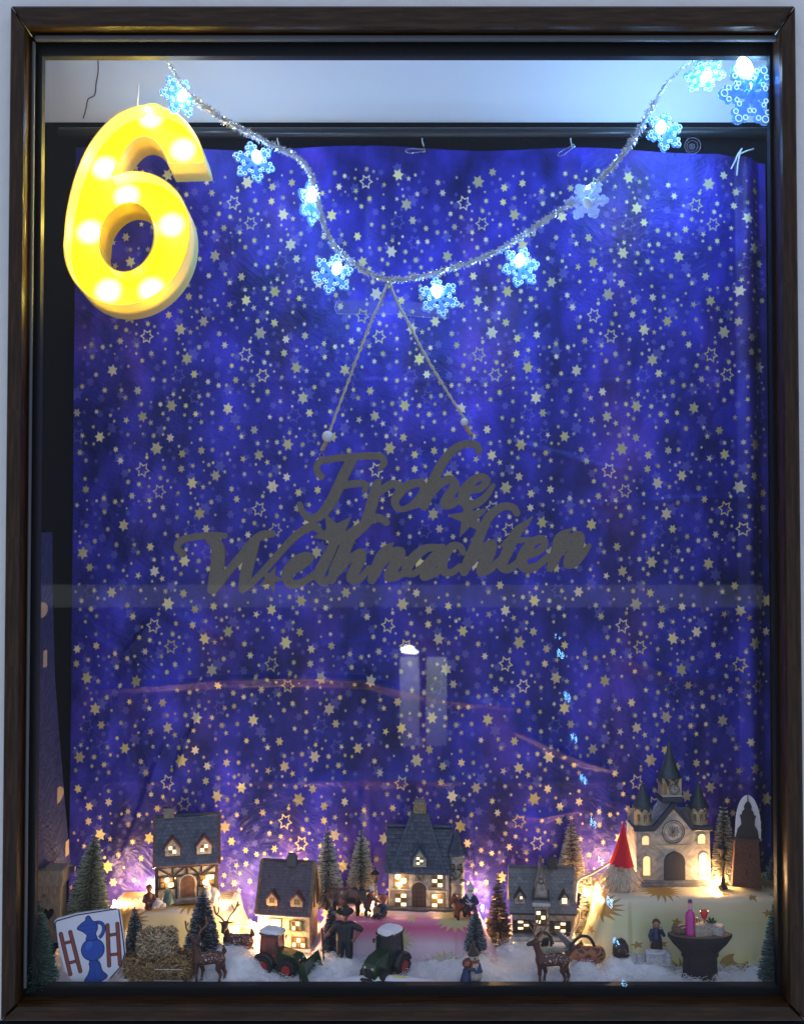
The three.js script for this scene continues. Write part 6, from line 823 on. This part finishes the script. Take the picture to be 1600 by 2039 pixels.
// ---------------------------------------------------------------- tractors: x forward
function wheel(p, x, y, z, r, w) {
  const t = mesh('wheel', [new THREE.TorusGeometry(r * .72, r * .28, 12, 36).scale(1, 1, w / (r * .56)).translate(x, y, z), Array.from({ length: 22 }, (_, i) => { const a = i / 22 * 2 * Math.PI; return rbox(r * .13, r * .10, w * .5, .4, 0, r * .98, 0, 1).rotateY(.5 * (i % 2 ? 1 : -1)).translate(0, 0, (i % 2 ? 1 : -1) * w * .22).rotateZ(a).translate(x, y, z); })], mt.tyre, p, 20), s = Math.sign(z);
  mesh('rim', [lathe([[0, 0], [r * .16, 0], [r * .2, .8], [r * .3, -.6], [r * .42, .6], [r * .5, 1.4], [r * .5, -w * .4], [0, -w * .4]], 24).rotateX(s * Math.PI / 2).translate(x, y, z + s * w * .34)], mt.rim, t, 20);
}
function tractor(name, label, pos, k, turn, o) {
  const g = thing(name, label, 'toy tractor', pos, k, turn), hood = o.hood || mt.green;
  mesh('chassis', [rbox(64, 10, 16, 2, 0, 14, 0), rbox(14, 12, 30, 3, -22, 17, 0), rbox(30, 7, 26, 2, 2, 16, 0)], mt.darkPlastic, g, 30);
  for (const z of [21, -21]) wheel(g, -24, 20, z, 20, 14); const fr = o.front || 15; for (const z of [20, -20]) wheel(g, 27, fr, z, fr, 13);
  const hd = mesh('hood', [extr(poly([[0, 18], [48, 18], [50, 30], [46, 38], [34, 44], [0, 48]]), 22, 2.4).translate(0, 0, -11)], hood, g, 30); if (o.hs) { hd.scale.y = o.hs; hd.position.y = -18 * (o.hs - 1); } mesh('grille', [rbox(2, 16, 14, .8, 50, 27, 0), Array.from({ length: 4 }, (_, i) => rbox(2.6, 1.2, 12, .4, 50.4, 22 + i * 4, 0))], mt.darkPlastic, g, 20); for (const z of [-8, 8]) mesh('headlight', ball(2.4, 49, 36, z, .6, 1, 1.2), P([.5, .5, .48], .15), g); mesh('weight', rbox(10, 12, 24, 2.5, 55, 14, 0), mt.darkPlastic, g, 20);
  const f = mesh('cab', [[-34, 15], [-34, -15], [2, 15], [2, -15]].map(([x, z]) => bar([x, 36, z], [x * .92 - 1, 76, z * .9], 3, 3)).concat([rbox(40, 14, 32, 2, -16, 32, 0), rbox(38, 3, 30, 1, -16, 74, 0)]), o.cab || mt.darkPlastic, g, 30);
  mesh('cab_glass', [slab([-34, 40, 15.2], [2, 40, 15.2], [0, 74, 13.6], [-32, 74, 13.6], .8), slab([2, 40, -15.2], [-34, 40, -15.2], [-32, 74, -13.6], [0, 74, -13.6], .8), slab([3, 40, 14], [3, 40, -14], [1, 74, -12], [1, 74, 12], .8), slab([-35, 40, -14], [-35, 40, 14], [-33, 74, 12], [-33, 74, -12], .8)], P(o.glass || [.03, .035, .04], .12, { transmission: o.glass ? .7 : .15, thickness: 0 }), f); mesh('seat', [rbox(12, 5, 14, 2, -20, 42, 0), rbox(4, 18, 14, 2, -27, 50, 0)], mt.darkPlastic, f, 20); mesh('steering_wheel', new THREE.TorusGeometry(5, .8, 8, 18).rotateY(Math.PI / 2).rotateZ(.6).translate(-8, 50, 0), mt.darkPlastic, f);
  mesh('roof', rbox(44, 5, 34, 2, -16, 78, 0), o.cab || mt.darkPlastic, f, 30);
  mesh('fender', [21, -21].map((z) => new THREE.TorusGeometry(22, 3, 8, 20, Math.PI * .8).scale(1, 1, 2.2).rotateZ(.3).translate(-24, 20, z)), o.fender || mt.darkPlastic, g, 20); mesh('exhaust', cyl(1.5, 1.5, 26, 4, 60, 15, 10), mt.darkPlastic, g); mesh('mirror', [rbox(2, 8, 5, 1, 4, 64, 21), rbox(2, 8, 5, 1, 4, 64, -21), bar([2, 66, 14], [4, 66, 21], 1), bar([2, 66, -14], [4, 66, -21], 1)], mt.darkPlastic, g);
  return g;
}
function roofSnow(label, g, seedN) { const s = thing('roof_snow', label, 'cotton snow'); s.position.copy(g.position); s.scale.copy(g.scale); s.rotation.copy(g.rotation); const q = new THREE.SphereGeometry(1, 36, 22), p = q.attributes.position; for (let i = 0; i < p.count; i++) { const x = p.getX(i), y = p.getY(i), z = p.getZ(i), n = 1 + .28 * fbm(x * 2 + seedN, y * 2, z * 2, 3), f = (v) => Math.sign(v) * Math.abs(v) ** .7; p.setXYZ(i, -16 + 24 * f(x) * n, 82 + 5.5 * y * n - Math.abs(x) ** 3 * 2, 19 * f(z) * n); } q.computeVertexNormals(); mesh('tuft', q, P([.82, .82, .85], 1), s); }
{
  const d = .094; for (const [x, y, e] of [[530, 1932, .11], [590, 1944, .07], [545, 1944, .07], [625, 1942, .06]]) { const p = W(x, y, e); anchors.push([p.x, p.z, p.y + .001]); } const t = tractor('toy_tractor', 'green toy tractor with a front loader bucket and copper-tinted cab', sitAt(556, 1938, d, .001), sc(d) * 1.0, -21, { front: 19, glass: [.42, .17, .10], cab: P([.10, .035, .03], .35, { clearcoat: .4 }) });
  mesh('loader_arm', [14, -14].map((z) => [bar([-2, 46, z], [40, 40, z], 5, 4), bar([40, 40, z], [64, 14, z], 5, 4), bar([6, 24, z], [40, 38, z], 2.6, 2.6)]), mt.green, t, 30);
  mesh('bucket', [extr(poly([[62, 4], [82, 0], [84, 2], [68, 8], [64, 16], [70, 40], [68, 44], [60, 34]]), 68, .8).translate(0, 0, -34), extr(poly([[62, 4], [82, 0], [80, 12], [70, 40], [60, 34]]), 2, .4).translate(0, 0, 32), extr(poly([[62, 4], [82, 0], [80, 12], [70, 40], [60, 34]]), 2, .4).translate(0, 0, -34)], mt.green, t, 30); mesh('bucket_frame', [bar([58, 20, -20], [58, 20, 20], 6, 6), bar([58, 34, -12], [58, 18, -12], 4), bar([58, 34, 12], [58, 18, 12], 4)], mt.darkPlastic, t, 20);
  roofSnow('tuft of cotton snow on the copper-tinted tractor cab', t, 3);
}
{
  const d = .078, t = tractor('toy_tractor', 'dark green toy tractor with red wheel hubs facing out beside the farmer', sitAt(766, 1950, d, .002), sc(d) * 1.12, -124, { hs: 1.22 });
  const cv = document.createElement('canvas'); cv.width = 256; cv.height = 64; const c = cv.getContext('2d'); c.fillStyle = '#0c2a08'; c.fillRect(0, 0, 256, 64); c.fillStyle = '#e8dfe0'; c.font = 'bold 46px sans-serif'; c.fillText('1050', 70, 48); c.fillRect(18, 16, 34, 34);
  const tx = new THREE.CanvasTexture(cv); tx.colorSpace = THREE.SRGBColorSpace; mesh('number_print', new THREE.PlaneGeometry(20, 5).translate(22, 38, 13.6), M([1, 1, 1], .5, { map: tx }), t); mesh('trim_line', bar([2, 44, 13.8], [34, 41, 13.8], 1.2, .6), P([.4, .4, .42], .4), t);
  roofSnow('tuft of cotton snow on the dark tractor cab', t, 8);
}
// white cloth corner with a pale moon in front of the second tractor
{
  const g = thing('white_cloth', 'smooth white cloth hump with a pale yellow moon in front of the dark tractor', 'cloth'), a = W(610, 1964, .012), b = W(905, 1964, .012), q = new THREE.PlaneGeometry(b.x - a.x, .05, 60, 14).rotateX(-Math.PI / 2), p = q.attributes.position, hh = .0225;
  for (let i = 0; i < p.count; i++) { const u = p.getX(i) / (b.x - a.x) + .5, w = p.getZ(i) / .05 + .5; p.setXYZ(i, a.x + u * (b.x - a.x), -.900 + hh * Math.sin(Math.PI * u) ** 1.2 * Math.sin(Math.PI * (.12 + .62 * w)), -.0235 - .036 * (1 - w)); } q.computeVertexNormals();
  const cv = document.createElement('canvas'); cv.width = 1024; cv.height = 256; const c = cv.getContext('2d'); c.fillStyle = '#e6e6ee'; c.fillRect(0, 0, 1024, 256); c.fillStyle = '#e3d99a'; c.beginPath(); c.arc(600, 190, 92, Math.PI * .96, Math.PI * 2.06); c.bezierCurveTo(660, 225, 640, 205, 622, 214); c.bezierCurveTo(600, 225, 592, 190, 590, 175); c.bezierCurveTo(560, 130, 520, 160, 508, 200); c.fill(); c.beginPath(); c.ellipse(118, 215, 16, 22, .4, 0, 7); c.fill();
  const tx = new THREE.CanvasTexture(cv); tx.colorSpace = THREE.SRGBColorSpace; mesh('drape', q, DS(P([1, 1, 1], .5, { map: tx })), g);
}
// ---------------------------------------------------------------- stone urn with food
{
  const d = .075, k = sc(d), o = sitAt(1393, 1953, d, .003), g = thing('stone_urn', 'dark stone pedestal bowl used as a table', 'urn', o, k), top = 89;
  mesh('bowl', lathe([[0, 0], [38, 0], [37, 6], [34, 20], [33.5, 46], [37, 50], [36, 55], [40, 60], [54, 74], [61, 84], [63.5, 87], [63.5, 91], [60, 92], [0, 90.5]], 44), P([.034, .026, .028], .8, { map: T.mottle, bumpMap: T.bumps, bumpScale: .0015 }), g, 30); mesh('wood_top', cyl(60.5, 60.5, 2, 0, top + 2.6, 0, 40), P([.30, .215, .17], .7, { map: T.wood }), g, 40); for (const c of g.children) c.geometry.scale(1, 1, .42);
  const at = (x, z, y = top + 3.4) => V(o.x + x * k, o.y + y * k, o.z + z * k * .55);
  const b = thing('model_bottle', 'tall pink glass bottle on the stone urn', 'bottle', at(-21, 14), k); mesh('glass', lathe([[0, 0], [9, 0], [9.6, 2], [9.6, 38], [8, 43], [4, 47], [3.4, 50], [3.4, 62], [4.4, 62.5], [4.4, 65], [0, 65]], 26), P([.75, .06, .46], .1, { transmission: .45, thickness: 0, clearcoat: 1 }), b); mesh('wine', lathe([[0, .6], [8.4, .6], [8.8, 37], [0, 38]], 20), P([.42, .02, .22], .3), b); mesh('cork', cyl(3.7, 3.7, 5, 0, 66, 0, 14), P([.08, .05, .07], .5), b); mesh('foil', cyl(3.9, 3.9, 12, 0, 57, 0, 16), P([.62, .34, .38], .35), b);
  const cheeseM = P([.56, .48, .38], .55, { map: T.mottle, bumpMap: T.bumps, bumpScale: .002 });
  const c1 = thing('cheese_block', 'pale wedge of cheese with a dark hole on the urn, right of the bottle', 'cheese', at(2, 16), k, 10), cs = poly([[-16, 0], [16, 0], [18, 21], [-18, 23]]); cs.holes.push(new THREE.Path().absellipse(7, 13, 2.4, 2.8, 0, 6.3)); mesh('wedge', [extr(cs, 18, 1).translate(0, 0, -10), box(30, 18, 4, 0, 10, -8)], cheeseM, c1, 30); mesh('hole', ball(2.6, 7, 13, 4, 1, 1, .5), P([.09, .06, .04], .8), c1);
  const c2 = thing('cheese_block', 'whiter rounded cheese block at the right side of the urn top', 'cheese', at(32, 10), k, -24); mesh('block', rbox(27, 20, 22, 4, 0, 10, 0, 4), P([.62, .58, .55], .6, { map: T.mottle, bumpMap: T.bumps, bumpScale: .003 }), c2, 30);
  const br = thing('bread_loaf', 'round crusty bread loaf on the left side of the urn top', 'bread', at(-40, 0), k, 20); mesh('crust', [ball(15, 0, 9, 0, 1.1, .72, .9), ball(9, 4, 15, 4, 1.2, .5, .8)], P([.40, .26, .16], .7, { map: T.mottle, bumpMap: T.bumps, bumpScale: .006 }), br, 20); mesh('score', [tube([[-8, 18, 6], [0, 20, 8], [9, 19, 8]], 1.2, 10, 5), tube([[-4, 14, 11], [4, 16, 12], [12, 14, 10]], 1, 10, 5)], P([.62, .48, .34], .8), br);
  const cp = thing('red_goblet', 'small red goblet standing on the cheese', 'goblet', at(8, 4, top + 23), k); mesh('cup', lathe([[0, 8], [3, 9], [5.6, 13], [7.6, 22], [8.2, 25], [7.4, 25], [5, 14], [0, 11]], 24), P([.62, .008, .012], .15, { clearcoat: 1 }), cp); mesh('stem', lathe([[0, 0], [4.6, 0], [4, 1], [1.2, 2], [1, 8], [0, 9]], 18), P([.5, .02, .02], .2), cp);
  const hl = thing('holly_sprig', 'dark green leaf sprig behind the red goblet', 'leaves', at(20, -2, top + 21), k); for (let i = 0; i < 5; i++) mesh('leaf', extr(poly([[0, 0], [3, 2.4], [6, 1.6], [8, 3.4], [13, 0], [8, -3.4], [6, -1.6], [3, -2.4]]), .8, .2).rotateX(-.9).rotateZ(.3 + i * .75).translate(2, 2, 0), P([.012, .07, .025], .4), hl);
  const cu = thing('copper_jug', 'tiny copper jug behind the pink bottle', 'jug', at(-9, 0, top + 20), k); mesh('pot', lathe([[0, 0], [4, 0], [5.4, 4], [4.6, 9], [3, 12], [4, 14], [0, 14]], 18), P([.55, .26, .10], .25, { metalness: .8 }), cu); mesh('handle', new THREE.TorusGeometry(3.6, .8, 8, 16).translate(5.4, 7, 0), P([.55, .26, .10], .25, { metalness: .8 }), cu);
}
layCotton();
for (const o of scene.children) o.traverse((c) => { if (c.isMesh && !c.name) c.name = 'piece'; });
renderer.render(scene, camera);
